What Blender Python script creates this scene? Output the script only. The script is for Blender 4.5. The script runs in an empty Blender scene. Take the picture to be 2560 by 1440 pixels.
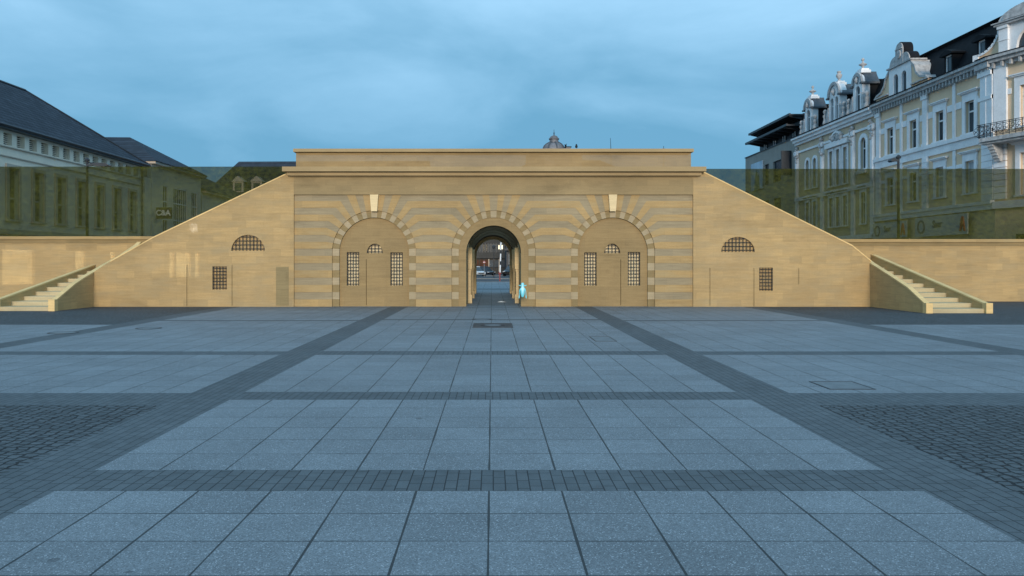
import bpy, bmesh, math, random
from mathutils import Vector
from mathutils.geometry import tessellate_polygon
R = math.radians
random.seed(7)
S = bpy.context.scene
COL = S.collection
H = 1.524            # eye height of the camera
F = 2000.0           # focal length in photo pixels (photo is 2560 wide)
VX, VY = 1230.0, 657.0   # vanishing point of the plaza in the photo

# ------------------------------------------------------------------ camera
cam = bpy.data.cameras.new('camera')
cam.sensor_width = 36.0
cam.lens = 36.0 * F / 2560.0
cam.shift_x = (1280 - VX) / 2560.0
cam.shift_y = -(720 - VY) / 2560.0
cam.clip_start = 0.05
cam.clip_end = 6000
co = bpy.data.objects.new('camera', cam)
co.location = (0, 0, H)
co.rotation_euler = (R(90), 0, 0)
COL.objects.link(co)
S.camera = co

# ------------------------------------------------------------------ world and sun
SUN_EL = R(10)
W = bpy.data.worlds.new('World'); S.world = W
W.use_nodes = True
wt = W.node_tree; wt.nodes.clear()
def wn(t): return wt.nodes.new(t)
out = wn('ShaderNodeOutputWorld'); bg = wn('ShaderNodeBackground')
sky = wn('ShaderNodeTexSky'); sky.sky_type = 'NISHITA'; sky.sun_disc = False
sky.sun_elevation = SUN_EL; sky.sun_rotation = R(180)
sky.air_density = 1.3; sky.dust_density = 0.6; sky.ozone_density = 3.0
tc = wn('ShaderNodeTexCoord')
mp = wn('ShaderNodeMapping'); mp.inputs['Scale'].default_value = (1.0, 1.0, 2.6)
mp.inputs['Rotation'].default_value = (0, R(22), 0)
n1 = wn('ShaderNodeTexNoise'); n1.inputs['Scale'].default_value = 2.9; n1.inputs['Detail'].default_value = 7
n1.inputs['Roughness'].default_value = 0.5; n1.inputs['Distortion'].default_value = 0.5
r1 = wn('ShaderNodeValToRGB')
r1.color_ramp.elements[0].position = 0.36; r1.color_ramp.elements[0].color = (0, 0, 0, 1)
r1.color_ramp.elements[1].position = 0.68; r1.color_ramp.elements[1].color = (1, 1, 1, 1)
ov = wn('ShaderNodeMix'); ov.data_type = 'RGBA'      # thin overcast veil over the clear sky
ov.inputs[0].default_value = 0.96
cl = wn('ShaderNodeMix'); cl.data_type = 'RGBA'      # darker and lighter clouds of the veil
cl.inputs[6].default_value = (1.55, 4.05, 6.3, 1)
cl.inputs[7].default_value = (3.9, 7.1, 10.0, 1)
wt.links.new(tc.outputs['Generated'], mp.inputs[0]); wt.links.new(mp.outputs[0], n1.inputs[0])
sz = wn('ShaderNodeSeparateXYZ'); wt.links.new(tc.outputs['Generated'], sz.inputs[0])
el = wn('ShaderNodeMapRange'); wt.links.new(sz.outputs[2], el.inputs[0])        # the veil is thinner and darker low down
el.inputs[1].default_value = .14; el.inputs[2].default_value = .33; el.inputs[3].default_value = -.30; el.inputs[4].default_value = .62
ad = wn('ShaderNodeMath'); ad.operation = 'MULTIPLY_ADD'; ad.use_clamp = True; ad.inputs[1].default_value = .55
n2 = wn('ShaderNodeTexNoise'); n2.inputs['Scale'].default_value = 11; n2.inputs['Detail'].default_value = 6; n2.inputs['Roughness'].default_value = .62
wt.links.new(mp.outputs[0], n2.inputs[0])
mm = wn('ShaderNodeMath'); mm.operation = 'MULTIPLY_ADD'; mm.inputs[1].default_value = .55; mm.inputs[2].default_value = -.27
wt.links.new(n2.outputs[0], mm.inputs[0])
m2 = wn('ShaderNodeMath'); m2.operation = 'ADD'; wt.links.new(r1.outputs[0], m2.inputs[0]); wt.links.new(mm.outputs[0], m2.inputs[1])
wt.links.new(m2.outputs[0], ad.inputs[0]); wt.links.new(el.outputs[0], ad.inputs[2])
wt.links.new(n1.outputs[0], r1.inputs[0]); wt.links.new(ad.outputs[0], cl.inputs[0])
wt.links.new(sky.outputs[0], ov.inputs[6]); wt.links.new(cl.outputs[2], ov.inputs[7])
wt.links.new(ov.outputs[2], bg.inputs[0]); bg.inputs[1].default_value = 0.104
wt.links.new(bg.outputs[0], out.inputs[0])

sd = bpy.data.lights.new('sun', 'SUN'); sd.energy = 2.55; sd.angle = R(10); sd.color = (1.0, 0.9, 0.76)
so = bpy.data.objects.new('sun', sd); COL.objects.link(so)
so.rotation_euler = (R(90) - SUN_EL, 0, 0)     # sun low behind the camera, shining along +Y
so.location = (0, -20, 20)
S.view_settings.view_transform = 'Standard'; S.view_settings.look = 'None'
S.view_settings.exposure = 0; S.view_settings.gamma = 1
S.cycles.transparent_max_bounces = 16
S.cycles.max_bounces = 6

# ------------------------------------------------------------------ materials
class NT:
    def __init__(s, name):
        s.m = bpy.data.materials.new(name); s.m.use_nodes = True
        s.t = s.m.node_tree; s.b = s.t.nodes['Principled BSDF']; s.o = s.t.nodes['Material Output']
    def n(s, t, **kw):
        x = s.t.nodes.new(t)
        for k, v in kw.items(): setattr(x, k, v)
        return x
    def l(s, a, b): s.t.links.new(a, b)
    def math(s, op, a, b=None, c=None):
        x = s.n('ShaderNodeMath', operation=op)
        for i, v in enumerate((a, b, c)):
            if v is None: continue
            if hasattr(v, 'links'): s.l(v, x.inputs[i])
            else: x.inputs[i].default_value = v
        return x.outputs[0]
    def noise(s, vec, scale, detail=4, rough=0.55, stretch=None):
        if stretch:
            mpn = s.n('ShaderNodeMapping'); mpn.inputs['Scale'].default_value = stretch
            s.l(vec, mpn.inputs[0]); vec = mpn.outputs[0]
        x = s.n('ShaderNodeTexNoise'); x.inputs['Scale'].default_value = scale
        x.inputs['Detail'].default_value = detail; x.inputs['Roughness'].default_value = rough
        s.l(vec, x.inputs['Vector']); return x.outputs['Fac']
    def remap(s, v, a, b, c, d):
        x = s.n('ShaderNodeMapRange'); s.l(v, x.inputs[0])
        for i, q in enumerate((a, b, c, d)): x.inputs[i + 1].default_value = q
        return x.outputs[0]
    def mix(s, f, a, b, mode='MIX'):
        x = s.n('ShaderNodeMix', data_type='RGBA', blend_type=mode)
        for sock, v in ((x.inputs[0], f), (x.inputs[6], a), (x.inputs[7], b)):
            if hasattr(v, 'links'): s.l(v, sock)
            elif isinstance(v, (tuple, list)): sock.default_value = (*v[:3], 1)
            else: sock.default_value = v
        return x.outputs[2]
    def pos(s): return s.n('ShaderNodeNewGeometry').outputs['Position']
    def uv(s): return s.n('ShaderNodeTexCoord').outputs['UV']
    def scale_col(s, c, v):
        x = s.n('ShaderNodeVectorMath', operation='SCALE'); s.l(c, x.inputs[0])
        if hasattr(v, 'links'): s.l(v, x.inputs['Scale'])
        else: x.inputs['Scale'].default_value = v
        return x.outputs[0]
    def bump(s, h, dist=0.01, strength=0.5):
        x = s.n('ShaderNodeBump'); x.inputs['Distance'].default_value = dist
        x.inputs['Strength'].default_value = strength; s.l(h, x.inputs['Height'])
        s.l(x.outputs[0], s.b.inputs['Normal'])
    def see_through(s, fac):
        tr = s.n('ShaderNodeBsdfTransparent'); mx = s.n('ShaderNodeMixShader')
        mx.inputs[0].default_value = fac
        s.l(s.b.outputs[0], mx.inputs[1]); s.l(tr.outputs[0], mx.inputs[2]); s.l(mx.outputs[0], s.o.inputs[0])

def plain(name, col, rough=0.6, metal=0.0, var=0.12, scale=3.0, spec=0.4):
    k = NT(name); p = k.pos()
    v = k.remap(k.noise(p, scale), 0.3, 0.7, 1 - var, 1 + var)
    v2 = k.remap(k.noise(p, scale * 9, 2), 0.3, 0.7, 1 - var * .5, 1 + var * .5)
    rgb = k.n('ShaderNodeRGB'); rgb.outputs[0].default_value = (*col, 1)
    k.l(k.scale_col(rgb.outputs[0], k.math('MULTIPLY', v, v2)), k.b.inputs['Base Color'])
    k.b.inputs['Roughness'].default_value = rough; k.b.inputs['Metallic'].default_value = metal
    k.b.inputs['Specular IOR Level'].default_value = spec
    return k.m

def emit(name, col, strength):
    k = NT(name); p = k.pos()
    v = k.remap(k.noise(p, 1.5), 0.3, 0.7, 0.75, 1.25)
    k.b.inputs['Base Color'].default_value = (*col, 1)
    k.b.inputs['Emission Color'].default_value = (*col, 1)
    k.l(k.math('MULTIPLY', v, strength), k.b.inputs['Emission Strength'])
    return k.m

def stone(name, c1, c2, course=0.25, length=0.62, ghost=0.0, streak=0.10, joint=0.86, grey=None, js=0.007):
    """sandstone ashlar: courses with small tone differences, horizontal grain and stains"""
    k = NT(name); p = k.pos()
    sp = k.n('ShaderNodeSeparateXYZ'); k.l(p, sp.inputs[0])
    u = k.math('ADD', sp.outputs[0], sp.outputs[1])
    cb = k.n('ShaderNodeCombineXYZ'); k.l(u, cb.inputs[0]); k.l(sp.outputs[2], cb.inputs[1])
    br = k.n('ShaderNodeTexBrick'); k.l(cb.outputs[0], br.inputs['Vector'])
    br.inputs['Scale'].default_value = 1; br.inputs['Brick Width'].default_value = length
    br.inputs['Row Height'].default_value = course; br.inputs['Mortar Size'].default_value = js
    br.inputs['Mortar Smooth'].default_value = 0.6; br.inputs['Bias'].default_value = 0
    br.offset = 0.45; br.squash = 0.7; br.squash_frequency = 3
    br.inputs['Color1'].default_value = (*c1, 1); br.inputs['Color2'].default_value = (*c2, 1)
    br.inputs['Mortar'].default_value = (*[(a + b) / 2 * joint for a, b in zip(c1, c2)], 1)
    st = k.remap(k.noise(cb.outputs[0], 1.0, 5, .6, (1.4, 16, 1)), 0.3, 0.7, 1 - streak, 1 + streak)
    bg_ = k.remap(k.noise(p, 0.55, 3), 0.3, 0.7, 0.9, 1.1)
    fi = k.remap(k.noise(p, 38, 2), 0.3, 0.7, 0.94, 1.06)
    c = k.scale_col(br.outputs[0], k.math('MULTIPLY', k.math('MULTIPLY', st, bg_), fi))
    sm = k.remap(k.noise(cb.outputs[0], 1.0, 5, .62, (.55, 1.5, 1)), .56, .78, 1.0, .74)
    c = k.scale_col(c, sm)
    if grey:
        gf = k.remap(k.noise(cb.outputs[0], 1.0, 4, .6, (.9, 3.2, 1)), 0.45, 0.7, 0.0, 0.45)
        c = k.mix(gf, c, grey)
    k.l(c, k.b.inputs['Base Color'])
    k.b.inputs['Roughness'].default_value = 0.85; k.b.inputs['Specular IOR Level'].default_value = 0.2
    k.bump(k.math('MULTIPLY', st, fi), 0.006, 0.5)
    if ghost: k.see_through(ghost)
    return k.m

TAN1, TAN2 = (0.58, 0.385, 0.175), (0.52, 0.345, 0.16)
M = {}
M['wall_stone'] = stone('pale sandstone', (0.64, 0.425, 0.196), (0.53, 0.36, 0.174), .25, .60, ghost=.30, grey=(.47, .37, .22), joint=.93)
M['body_stone'] = stone('sandstone block', TAN1, TAN2)
M['tan'] = stone('tan band stone', (0.44, 0.288, 0.128), (0.39, 0.26, 0.12), .247, .9, grey=(.41, .32, .18), js=.004)
M['grey'] = stone('grey band stone', (0.345, 0.266, 0.162), (0.31, 0.244, 0.152), .247, 1.1, streak=.13, js=.004)
M['ring'] = stone('brown arch stone', (0.30, 0.21, 0.10), (0.27, 0.195, 0.095), .25, .7, js=.003)
M['ringlight'] = stone('light arch stone', (0.43, 0.33, 0.205), (0.39, 0.305, 0.19), .25, .7, js=.003)
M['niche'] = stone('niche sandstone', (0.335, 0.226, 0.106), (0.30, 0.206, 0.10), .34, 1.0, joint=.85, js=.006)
M['frieze'] = stone('frieze sandstone', (0.345, 0.245, 0.124), (0.31, 0.224, 0.116), .2, .55, streak=.06, js=.003)
M['cornice'] = stone('cornice sandstone', (0.41, 0.29, 0.15), (0.39, 0.275, 0.142), .5, 1.4, streak=.05, js=.003)
M['parapet'] = stone('parapet sandstone', (0.46, 0.31, 0.145), (0.42, 0.285, 0.135), .2, .6, ghost=.30, streak=.08, js=.003)
M['key'] = stone('bright keystone', (0.80, 0.60, 0.34), (0.76, 0.575, 0.325), .6, .7, js=.002)
M['vault'] = stone('vault stone', (0.66, 0.49, 0.28), (0.58, 0.43, 0.25), .3, .4)
M['vaultshade'] = stone('shaded vault stone', (0.17, 0.125, 0.075), (0.145, 0.108, 0.066), .3, .4)  # shade under the vault put into the stone colour
M['pier'] = stone('pilaster stone', (0.74, 0.56, 0.32), (0.68, 0.52, 0.3), .5, .5)
M['rail'] = stone('light coping stone', (0.80, 0.55, 0.25), (0.74, 0.51, 0.235), .5, 1.0)
M['step'] = stone('step stone', (0.54, 0.43, 0.26), (0.5, 0.4, 0.24), .5, 1.2)
M['rearstone'] = stone('pale rear arch stone', (.82, .62, .34), (.78, .58, .32), .3, .6)
M['plaster'] = plain('pale plaster', (0.72, 0.58, 0.36), .9)
M['doorstone'] = stone('dark door stone', (0.30, 0.225, 0.115), (0.27, 0.2, 0.1), .3, .6)  # one even darker tone for the blocked door panel
M['iron'] = plain('black iron', (0.015, 0.017, 0.024), .5)
M['darkmetal'] = plain('dark grey metal', (0.035, 0.04, 0.048), .45, .3)
M['slot'] = plain('dark gap', (0.03, 0.022, 0.014), .9)

def grass_mat():
    k = NT('see-through grass'); p = k.pos()
    a = k.noise(p, 5.5, 8, .72, (1, 1, 1.5)); b = k.noise(p, 0.7, 3)
    c = k.mix(k.remap(a, .38, .64, 0, 1), (0.024, 0.028, 0.006), (0.082, 0.083, 0.015))
    c = k.scale_col(c, k.remap(b, .3, .7, .72, 1.28))
    k.l(c, k.b.inputs['Base Color']); k.b.inputs['Roughness'].default_value = 1
    k.b.inputs['Specular IOR Level'].default_value = 0.0
    k.see_through(0.43)
    return k.m
M['grass'] = grass_mat()

def slab_mat():
    k = NT('granite paving slabs'); p = k.pos(); uv = k.uv()
    sp = k.n('ShaderNodeSeparateXYZ'); k.l(uv, sp.inputs[0])
    du = k.math('PINGPONG', sp.outputs[0], 0.5); dv = k.math('PINGPONG', sp.outputs[1], 0.5)
    wob = k.remap(k.noise(p, 1.3, 2), .3, .7, .6, 1.5)
    ju = k.math('LESS_THAN', du, k.math('MULTIPLY', wob, 0.0125)); jv = k.math('LESS_THAN', dv, k.math('MULTIPLY', wob, 0.0095))
    gap = k.math('MAXIMUM', ju, jv)
    fl = k.n('ShaderNodeVectorMath', operation='FLOOR'); k.l(uv, fl.inputs[0])
    wn_ = k.n('ShaderNodeTexWhiteNoise', noise_dimensions='3D'); k.l(fl.outputs[0], wn_.inputs['Vector'])
    each = k.remap(wn_.outputs['Value'], 0, 1, .90, 1.10)
    big = k.remap(k.noise(p, .45, 5, .65), .3, .7, .84, 1.16)
    mid = k.remap(k.noise(p, 5, 4), .3, .7, .95, 1.05)
    vor = k.n('ShaderNodeTexVoronoi'); vor.inputs['Scale'].default_value = 150; k.l(p, vor.inputs['Vector'])
    spc = k.n('ShaderNodeSeparateColor'); k.l(vor.outputs['Color'], spc.inputs[0])
    grit = k.remap(spc.outputs[0], 0, 1, .62, 1.32)
    chip = k.math('GREATER_THAN', spc.outputs[1], .955)
    vs = k.n('ShaderNodeTexVoronoi'); vs.inputs['Scale'].default_value = 1.9; k.l(p, vs.inputs['Vector'])
    vc = k.n('ShaderNodeSeparateColor'); k.l(vs.outputs['Color'], vc.inputs[0])
    spot = k.math('MULTIPLY', k.math('LESS_THAN', vs.outputs['Distance'], k.math('MULTIPLY', vc.outputs[1], .075)), k.math('GREATER_THAN', vc.outputs[0], .45))
    val = k.math('MULTIPLY', k.math('MULTIPLY', k.math('MULTIPLY', each, big), mid), grit)
    rgb = k.n('ShaderNodeRGB'); rgb.outputs[0].default_value = (0.182, 0.203, 0.220, 1)
    c = k.scale_col(rgb.outputs[0], val)
    c = k.mix(chip, c, (0.40, 0.43, 0.46)); c = k.mix(k.math('MULTIPLY', spot, .6), c, (0.06, 0.065, 0.07))
    c = k.mix(k.math('MULTIPLY', gap, .93), c, (0.018, 0.022, 0.024))
    k.l(c, k.b.inputs['Base Color']); k.b.inputs['Roughness'].default_value = .62
    k.b.inputs['Specular IOR Level'].default_value = .35
    k.bump(k.math('SUBTRACT', k.math('MULTIPLY', grit, .15), gap), .005, .4)
    return k.m
M['slab'] = slab_mat()

def brick_mat(name, c1, c2, mortar, bw, rh, ms, rough=.7, warp=0.0, scale_noise=5.0, bump=.6):
    k = NT(name); p = k.pos(); uv = k.uv()
    if warp:
        nz = k.n('ShaderNodeTexNoise'); nz.inputs['Scale'].default_value = 6.5; nz.inputs['Detail'].default_value = 3; k.l(p, nz.inputs['Vector'])
        sub = k.n('ShaderNodeVectorMath', operation='SUBTRACT'); k.l(nz.outputs['Color'], sub.inputs[0]); sub.inputs[1].default_value = (.5, .5, .5)
        sc = k.n('ShaderNodeVectorMath', operation='SCALE'); k.l(sub.outputs[0], sc.inputs[0]); sc.inputs['Scale'].default_value = warp
        ad = k.n('ShaderNodeVectorMath', operation='ADD'); k.l(uv, ad.inputs[0]); k.l(sc.outputs[0], ad.inputs[1]); uv = ad.outputs[0]
    br = k.n('ShaderNodeTexBrick'); k.l(uv, br.inputs['Vector'])
    br.inputs['Scale'].default_value = 1; br.inputs['Brick Width'].default_value = bw; br.inputs['Row Height'].default_value = rh
    br.inputs['Mortar Size'].default_value = ms; br.inputs['Mortar Smooth'].default_value = .25; br.inputs['Bias'].default_value = -.1
    br.offset = .37; br.squash = .8; br.squash_frequency = 3
    br.inputs['Color1'].default_value = (*c1, 1); br.inputs['Color2'].default_value = (*c2, 1); br.inputs['Mortar'].default_value = (*mortar, 1)
    v = k.math('MULTIPLY', k.remap(k.noise(p, scale_noise, 4), .3, .7, .85, 1.15), k.remap(k.noise(p, .5, 3), .3, .7, .88, 1.12))
    v = k.math('MULTIPLY', v, k.remap(k.noise(p, 90, 1), .3, .7, .85, 1.15))
    k.l(k.scale_col(br.outputs[0], v), k.b.inputs['Base Color'])
    k.b.inputs['Roughness'].default_value = rough; k.b.inputs['Specular IOR Level'].default_value = .3
    k.bump(k.math('SUBTRACT', k.math('MULTIPLY', v, .3), br.outputs['Fac']), .01, bump)
    return k.m
M['brick'] = brick_mat('grey clinker paving', (.104, .120, .130), (.086, .100, .109), (.022, .026, .03), .20, .083, .0045)
M['cobble'] = brick_mat('granite cobbles', (.092, .106, .115), (.064, .075, .082), (.006, .007, .009), .118, .10, .011, warp=.12, bump=1.0)
M['asphalt'] = plain('asphalt', (.062, .066, .072), .85, var=.15, scale=1.2)
M['earth'] = plain('outer ground', (.12, .125, .13), .9, var=.15, scale=.2)
M['kerb'] = plain('kerb stone', (.2, .205, .21), .8)
M['cover'] = plain('iron cover', (.035, .04, .045), .5, .4, var=.3, scale=12)
M['grate'] = plain('rusty iron grate', (.05, .053, .057), .6, .3, var=.5, scale=18)

M['white'] = plain('white paint', (.80, .79, .80), .6, var=.10, scale=.9)
M['yellow'] = plain('yellow render', (.72, .53, .36), .8, var=.06, scale=.8)
M['olive'] = plain('ochre render', (.56, .44, .31), .8, var=.08, scale=.8)
M['ornament'] = plain('weathered stucco', (.43, .42, .42), .75, var=.3, scale=4)
M['slateblack'] = plain('black mansard slate', (.012, .013, .016), .8, var=.3, scale=2, spec=.15)
M['zinc'] = plain('zinc sheet', (.085, .095, .11), .5, .3, var=.25, scale=3)
M['cream'] = plain('cream render', (.86, .73, .58), .8, var=.06, scale=.5)
M['creamdark'] = plain('grey beige render', (.50, .42, .34), .8, var=.1, scale=.5)
M['louvre'] = plain('louvre wood', (.10, .09, .08), .7)
M['stonefacade'] = plain('limestone facade', (.30, .29, .265), .8, var=.1, scale=.7)
M['concrete'] = plain('grey concrete', (.062, .060, .056), .85, var=.15, scale=.6)
M['rib'] = plain('grey ribs', (.11, .105, .1), .8)
M['brownarcade'] = plain('brown arcade', (.085, .032, .014), .8, var=.4, scale=1.2)
M['bluepanel'] = plain('dark blue panel', (.006, .013, .022), .5, var=.2)
M['poster'] = plain('pale blue poster', (.42, .55, .66), .6, var=.2, scale=.6)
M['signwhite'] = plain('white lettering', (.78, .78, .76), .5, var=.03)
M['signdark'] = plain('dark brown board', (.03, .024, .02), .6)
M['bannergrey'] = plain('pale grey banner', (.5, .51, .52), .6, var=.05)
M['red'] = plain('red paint', (.22, .008, .016), .5)
M['barwhite'] = plain('bar white', (.85, .87, .9), .4, var=.05)
M['carwhite'] = plain('white car paint', (.62, .66, .70), .25, var=.03)
M['carblack'] = plain('black car paint', (.006, .007, .009), .25, var=.1)
M['carblue'] = plain('dark car paint', (.012, .014, .020), .25, var=.1)
M['rubber'] = plain('tyre rubber', (.012, .012, .013), .8)
M['rim'] = plain('alloy rim', (.4, .41, .43), .35, .8)
M['paper'] = plain('white paper', (.85, .86, .88), .8)
M['feather'] = plain('black feathers', (.008, .008, .010), .6)
M['dome'] = plain('lead dome', (.17, .165, .175), .55, .2, var=.4, scale=.9)
M['lit'] = emit('warm lit window', (1.0, .85, .55), 1.6)
M['litshop'] = emit('lit shop window', (1.0, .70, .30), 9.0)
M['headlight'] = plain('headlight glass', (.6, .62, .64), .1)

def slate_mat():
    k = NT('blue slate roof'); p = k.pos()
    sp = k.n('ShaderNodeSeparateXYZ'); k.l(p, sp.inputs[0])
    cb = k.n('ShaderNodeCombineXYZ'); k.l(k.math('ADD', sp.outputs[1], k.math('MULTIPLY', sp.outputs[0], .0)), cb.inputs[0]); k.l(sp.outputs[2], cb.inputs[1])
    br = k.n('ShaderNodeTexBrick'); k.l(cb.outputs[0], br.inputs['Vector'])
    br.inputs['Scale'].default_value = 1; br.inputs['Brick Width'].default_value = .6; br.inputs['Row Height'].default_value = .27
    br.inputs['Mortar Size'].default_value = .03; br.inputs['Mortar Smooth'].default_value = .3
    br.inputs['Color1'].default_value = (.044, .057, .077, 1); br.inputs['Color2'].default_value = (.026, .036, .052, 1); br.inputs['Mortar'].default_value = (.008, .010, .014, 1)
    v = k.remap(k.noise(p, 1.2, 5), .3, .7, .75, 1.25)
    k.l(k.scale_col(br.outputs[0], v), k.b.inputs['Base Color']); k.b.inputs['Roughness'].default_value = .8
    k.b.inputs['Specular IOR Level'].default_value = .2
    k.bump(br.outputs['Fac'], .02, .5); return k.m
M['slate'] = slate_mat()

def glass_mat(name, col=(.016, .024, .032)):
    k = NT(name); p = k.pos()
    v = k.remap(k.noise(p, .7, 2), .3, .7, .6, 1.5)
    rgb = k.n('ShaderNodeRGB'); rgb.outputs[0].default_value = (*col, 1)
    k.l(k.scale_col(rgb.outputs[0], v), k.b.inputs['Base Color'])
    k.b.inputs['Roughness'].default_value = .12; k.b.inputs['Specular IOR Level'].default_value = .35
    return k.m
M['glass'] = glass_mat('dark window glass', (.040, .052, .064))
M['blind'] = plain('pale roller blind', (.42, .45, .48), .6, var=.04)

# ------------------------------------------------------------------ mesh building
def area2(poly): return sum(a[0] * b[1] - b[0] * a[1] for a, b in zip(poly, poly[1:] + poly[:1]))
class MB:
    xf = None      # optional turn applied to every vertex at build time
    def __init__(s): s.v = []; s.f = []; s.mi = []; s.uvs = {}
    def face(s, pts, mi=0, uv=None):
        i = len(s.v); s.v += [tuple(p) for p in pts]; s.f.append(tuple(range(i, i + len(pts)))); s.mi.append(mi)
        if uv: s.uvs[len(s.f) - 1] = uv
    def solid(s, vs, fs, mi=0):
        i = len(s.v); s.v += [tuple(p) for p in vs]
        for f in fs: s.f.append(tuple(q + i for q in f)); s.mi.append(mi)
    def box(s, x0, x1, y0, y1, z0, z1, mi=0):
        x0, x1 = sorted((x0, x1)); y0, y1 = sorted((y0, y1)); z0, z1 = sorted((z0, z1))
        s.solid([(x0, y0, z0), (x1, y0, z0), (x1, y1, z0), (x0, y1, z0), (x0, y0, z1), (x1, y0, z1), (x1, y1, z1), (x0, y1, z1)],
                [(0, 3, 2, 1), (4, 5, 6, 7), (0, 1, 5, 4), (1, 2, 6, 5), (2, 3, 7, 6), (3, 0, 4, 7)], mi)
    def prism(s, fn, outer, d0, d1, holes=(), mi=0, pocket=None, side_mi=None):
        """2-D polygon (with holes) swept from d0 (front) to d1; fn(a, b, d) -> xyz.
        pocket: the holes are only that deep and get a back of their own."""
        side_mi = mi if side_mi is None else side_mi
        outer = list(outer)
        if area2(outer) < 0: outer = outer[::-1]
        holes = [list(h) if area2(list(h)) < 0 else list(h)[::-1] for h in holes]
        loops = [outer] + holes
        flat = [p for L in loops for p in L]
        tris = tessellate_polygon([[Vector((a, b, 0)) for a, b in L] for L in loops])
        n = len(flat); i0 = len(s.v)
        s.v += [fn(a, b, d0) for a, b in flat]
        def tri(t, off):
            s.f.append(tuple(q + off for q in t)); s.mi.append(mi)
        for t in tris: tri(t, i0)
        if pocket is None:
            i1 = len(s.v); s.v += [fn(a, b, d1) for a, b in flat]
            for t in tris: tri(t[::-1], i1)
            k = 0
            for L in loops:
                m = len(L)
                for q in range(m):
                    a, b = k + q, k + (q + 1) % m
                    s.f.append((i0 + a, i0 + b, i1 + b, i1 + a)); s.mi.append(side_mi)
                k += m
        else:
            m = len(outer); ib = len(s.v); s.v += [fn(a, b, d1) for a, b in outer]
            s.f.append(tuple(range(ib + m - 1, ib - 1, -1))); s.mi.append(mi)
            for q in range(m):
                a, b = q, (q + 1) % m
                s.f.append((i0 + a, i0 + b, ib + b, ib + a)); s.mi.append(side_mi)
            k = m
            for L in holes:
                m = len(L); ih = len(s.v); s.v += [fn(a, b, pocket) for a, b in L]
                for q in range(m):
                    a, b = q, (q + 1) % m
                    s.f.append((i0 + k + a, i0 + k + b, ih + b, ih + a)); s.mi.append(side_mi)
                s.f.append(tuple(range(ih, ih + m))); s.mi.append(side_mi)
                k += m
    def tube(s, pts, r, n=8, mi=0):
        pts = [Vector(p) for p in pts]; rs = r if isinstance(r, (list, tuple)) else [r] * len(pts)
        rings = []
        for i, p in enumerate(pts):
            d = (pts[min(i + 1, len(pts) - 1)] - pts[max(i - 1, 0)]).normalized()
            a = d.cross(Vector((0, 0, 1)))
            if a.length < 1e-3: a = d.cross(Vector((0, 1, 0)))
            a.normalize(); b = d.cross(a)
            rings.append([p + (a * math.cos(2 * math.pi * k / n) + b * math.sin(2 * math.pi * k / n)) * rs[i] for k in range(n)])
        i0 = len(s.v); s.v += [tuple(q) for g in rings for q in g]
        for i in range(len(pts) - 1):
            for k in range(n):
                a, b = i0 + i * n + k, i0 + i * n + (k + 1) % n
                s.f.append((a, b, b + n, a + n)); s.mi.append(mi)
        s.f.append(tuple(i0 + k for k in range(n))[::-1]); s.mi.append(mi)
        e = i0 + (len(pts) - 1) * n
        s.f.append(tuple(e + k for k in range(n))); s.mi.append(mi)
    def lathe(s, cx, cy, prof, n=24, mi=0):
        """profile [(r, z)] turned round the vertical through (cx, cy)"""
        i0 = len(s.v)
        for r, z in prof:
            for k in range(n):
                t = 2 * math.pi * k / n; s.v.append((cx + r * math.cos(t), cy + r * math.sin(t), z))
        for i in range(len(prof) - 1):
            for k in range(n):
                a, b = i0 + i * n + k, i0 + i * n + (k + 1) % n
                s.f.append((a, b, b + n, a + n)); s.mi.append(mi)
        s.f.append(tuple(i0 + k for k in range(n))[::-1]); s.mi.append(mi)
        e = i0 + (len(prof) - 1) * n; s.f.append(tuple(e + k for k in range(n))); s.mi.append(mi)
    def build(s, name, mats, parent=None, smooth=False, weld=True):
        me = bpy.data.meshes.new(name)
        off = Vector((0, 0, 0))
        q = parent
        while q is not None: off += Vector(q.location); q = q.parent
        vs = [MB.xf(v) for v in s.v] if MB.xf else s.v
        me.from_pydata([tuple(Vector(v) - off) for v in vs], [], s.f)
        for m in (mats if isinstance(mats, (list, tuple)) else [mats]): me.materials.append(m)
        for p, m in zip(me.polygons, s.mi): p.material_index = m; p.use_smooth = smooth
        if s.uvs:
            L = me.uv_layers.new(name='UVMap')
            for fi, uv in s.uvs.items():
                for li, c in zip(me.polygons[fi].loop_indices, uv): L.data[li].uv = c
        else:
            bm = bmesh.new(); bm.from_mesh(me)
            if weld: bmesh.ops.remove_doubles(bm, verts=bm.verts, dist=1e-5)
            bmesh.ops.recalc_face_normals(bm, faces=bm.faces)
            bm.to_mesh(me); bm.free()
        o = bpy.data.objects.new(name, me); COL.objects.link(o)
        if parent is not None: o.parent = parent
        return o

def tag(o, label=None, cat=None, group=None, kind=None):
    if label: o['label'] = label
    if cat: o['category'] = cat
    if group: o['group'] = group
    if kind: o['kind'] = kind
    return o
def thing(name, loc, label, cat, group=None):
    o = bpy.data.objects.new(name, None); o.empty_display_size = .3; COL.objects.link(o); o.location = loc
    return tag(o, label, cat, group)
def text(name, body, size, loc, rot, mat, parent, depth=.02, sx=1.0, space=1.0):
    c = bpy.data.curves.new(name, 'FONT'); c.body = body; c.size = size; c.align_x = 'CENTER'; c.align_y = 'CENTER'
    c.extrude = depth; c.offset = size * .028; c.space_character = space
    t = bpy.data.objects.new(name, c); me = bpy.data.meshes.new_from_object(t); bpy.data.objects.remove(t)
    me.name = name; me.materials.clear(); me.materials.append(mat)
    o = bpy.data.objects.new(name, me); COL.objects.link(o)
    off = Vector((0, 0, 0)); q = parent
    while q is not None: off += Vector(q.location); q = q.parent
    o.location = Vector(loc) - off; o.rotation_euler = rot; o.scale = (sx, 1, 1); o.parent = parent
    return o
XZ = lambda a, b, d: (a, d, b)          # front views: polygon in x, z; depth along y
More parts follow.
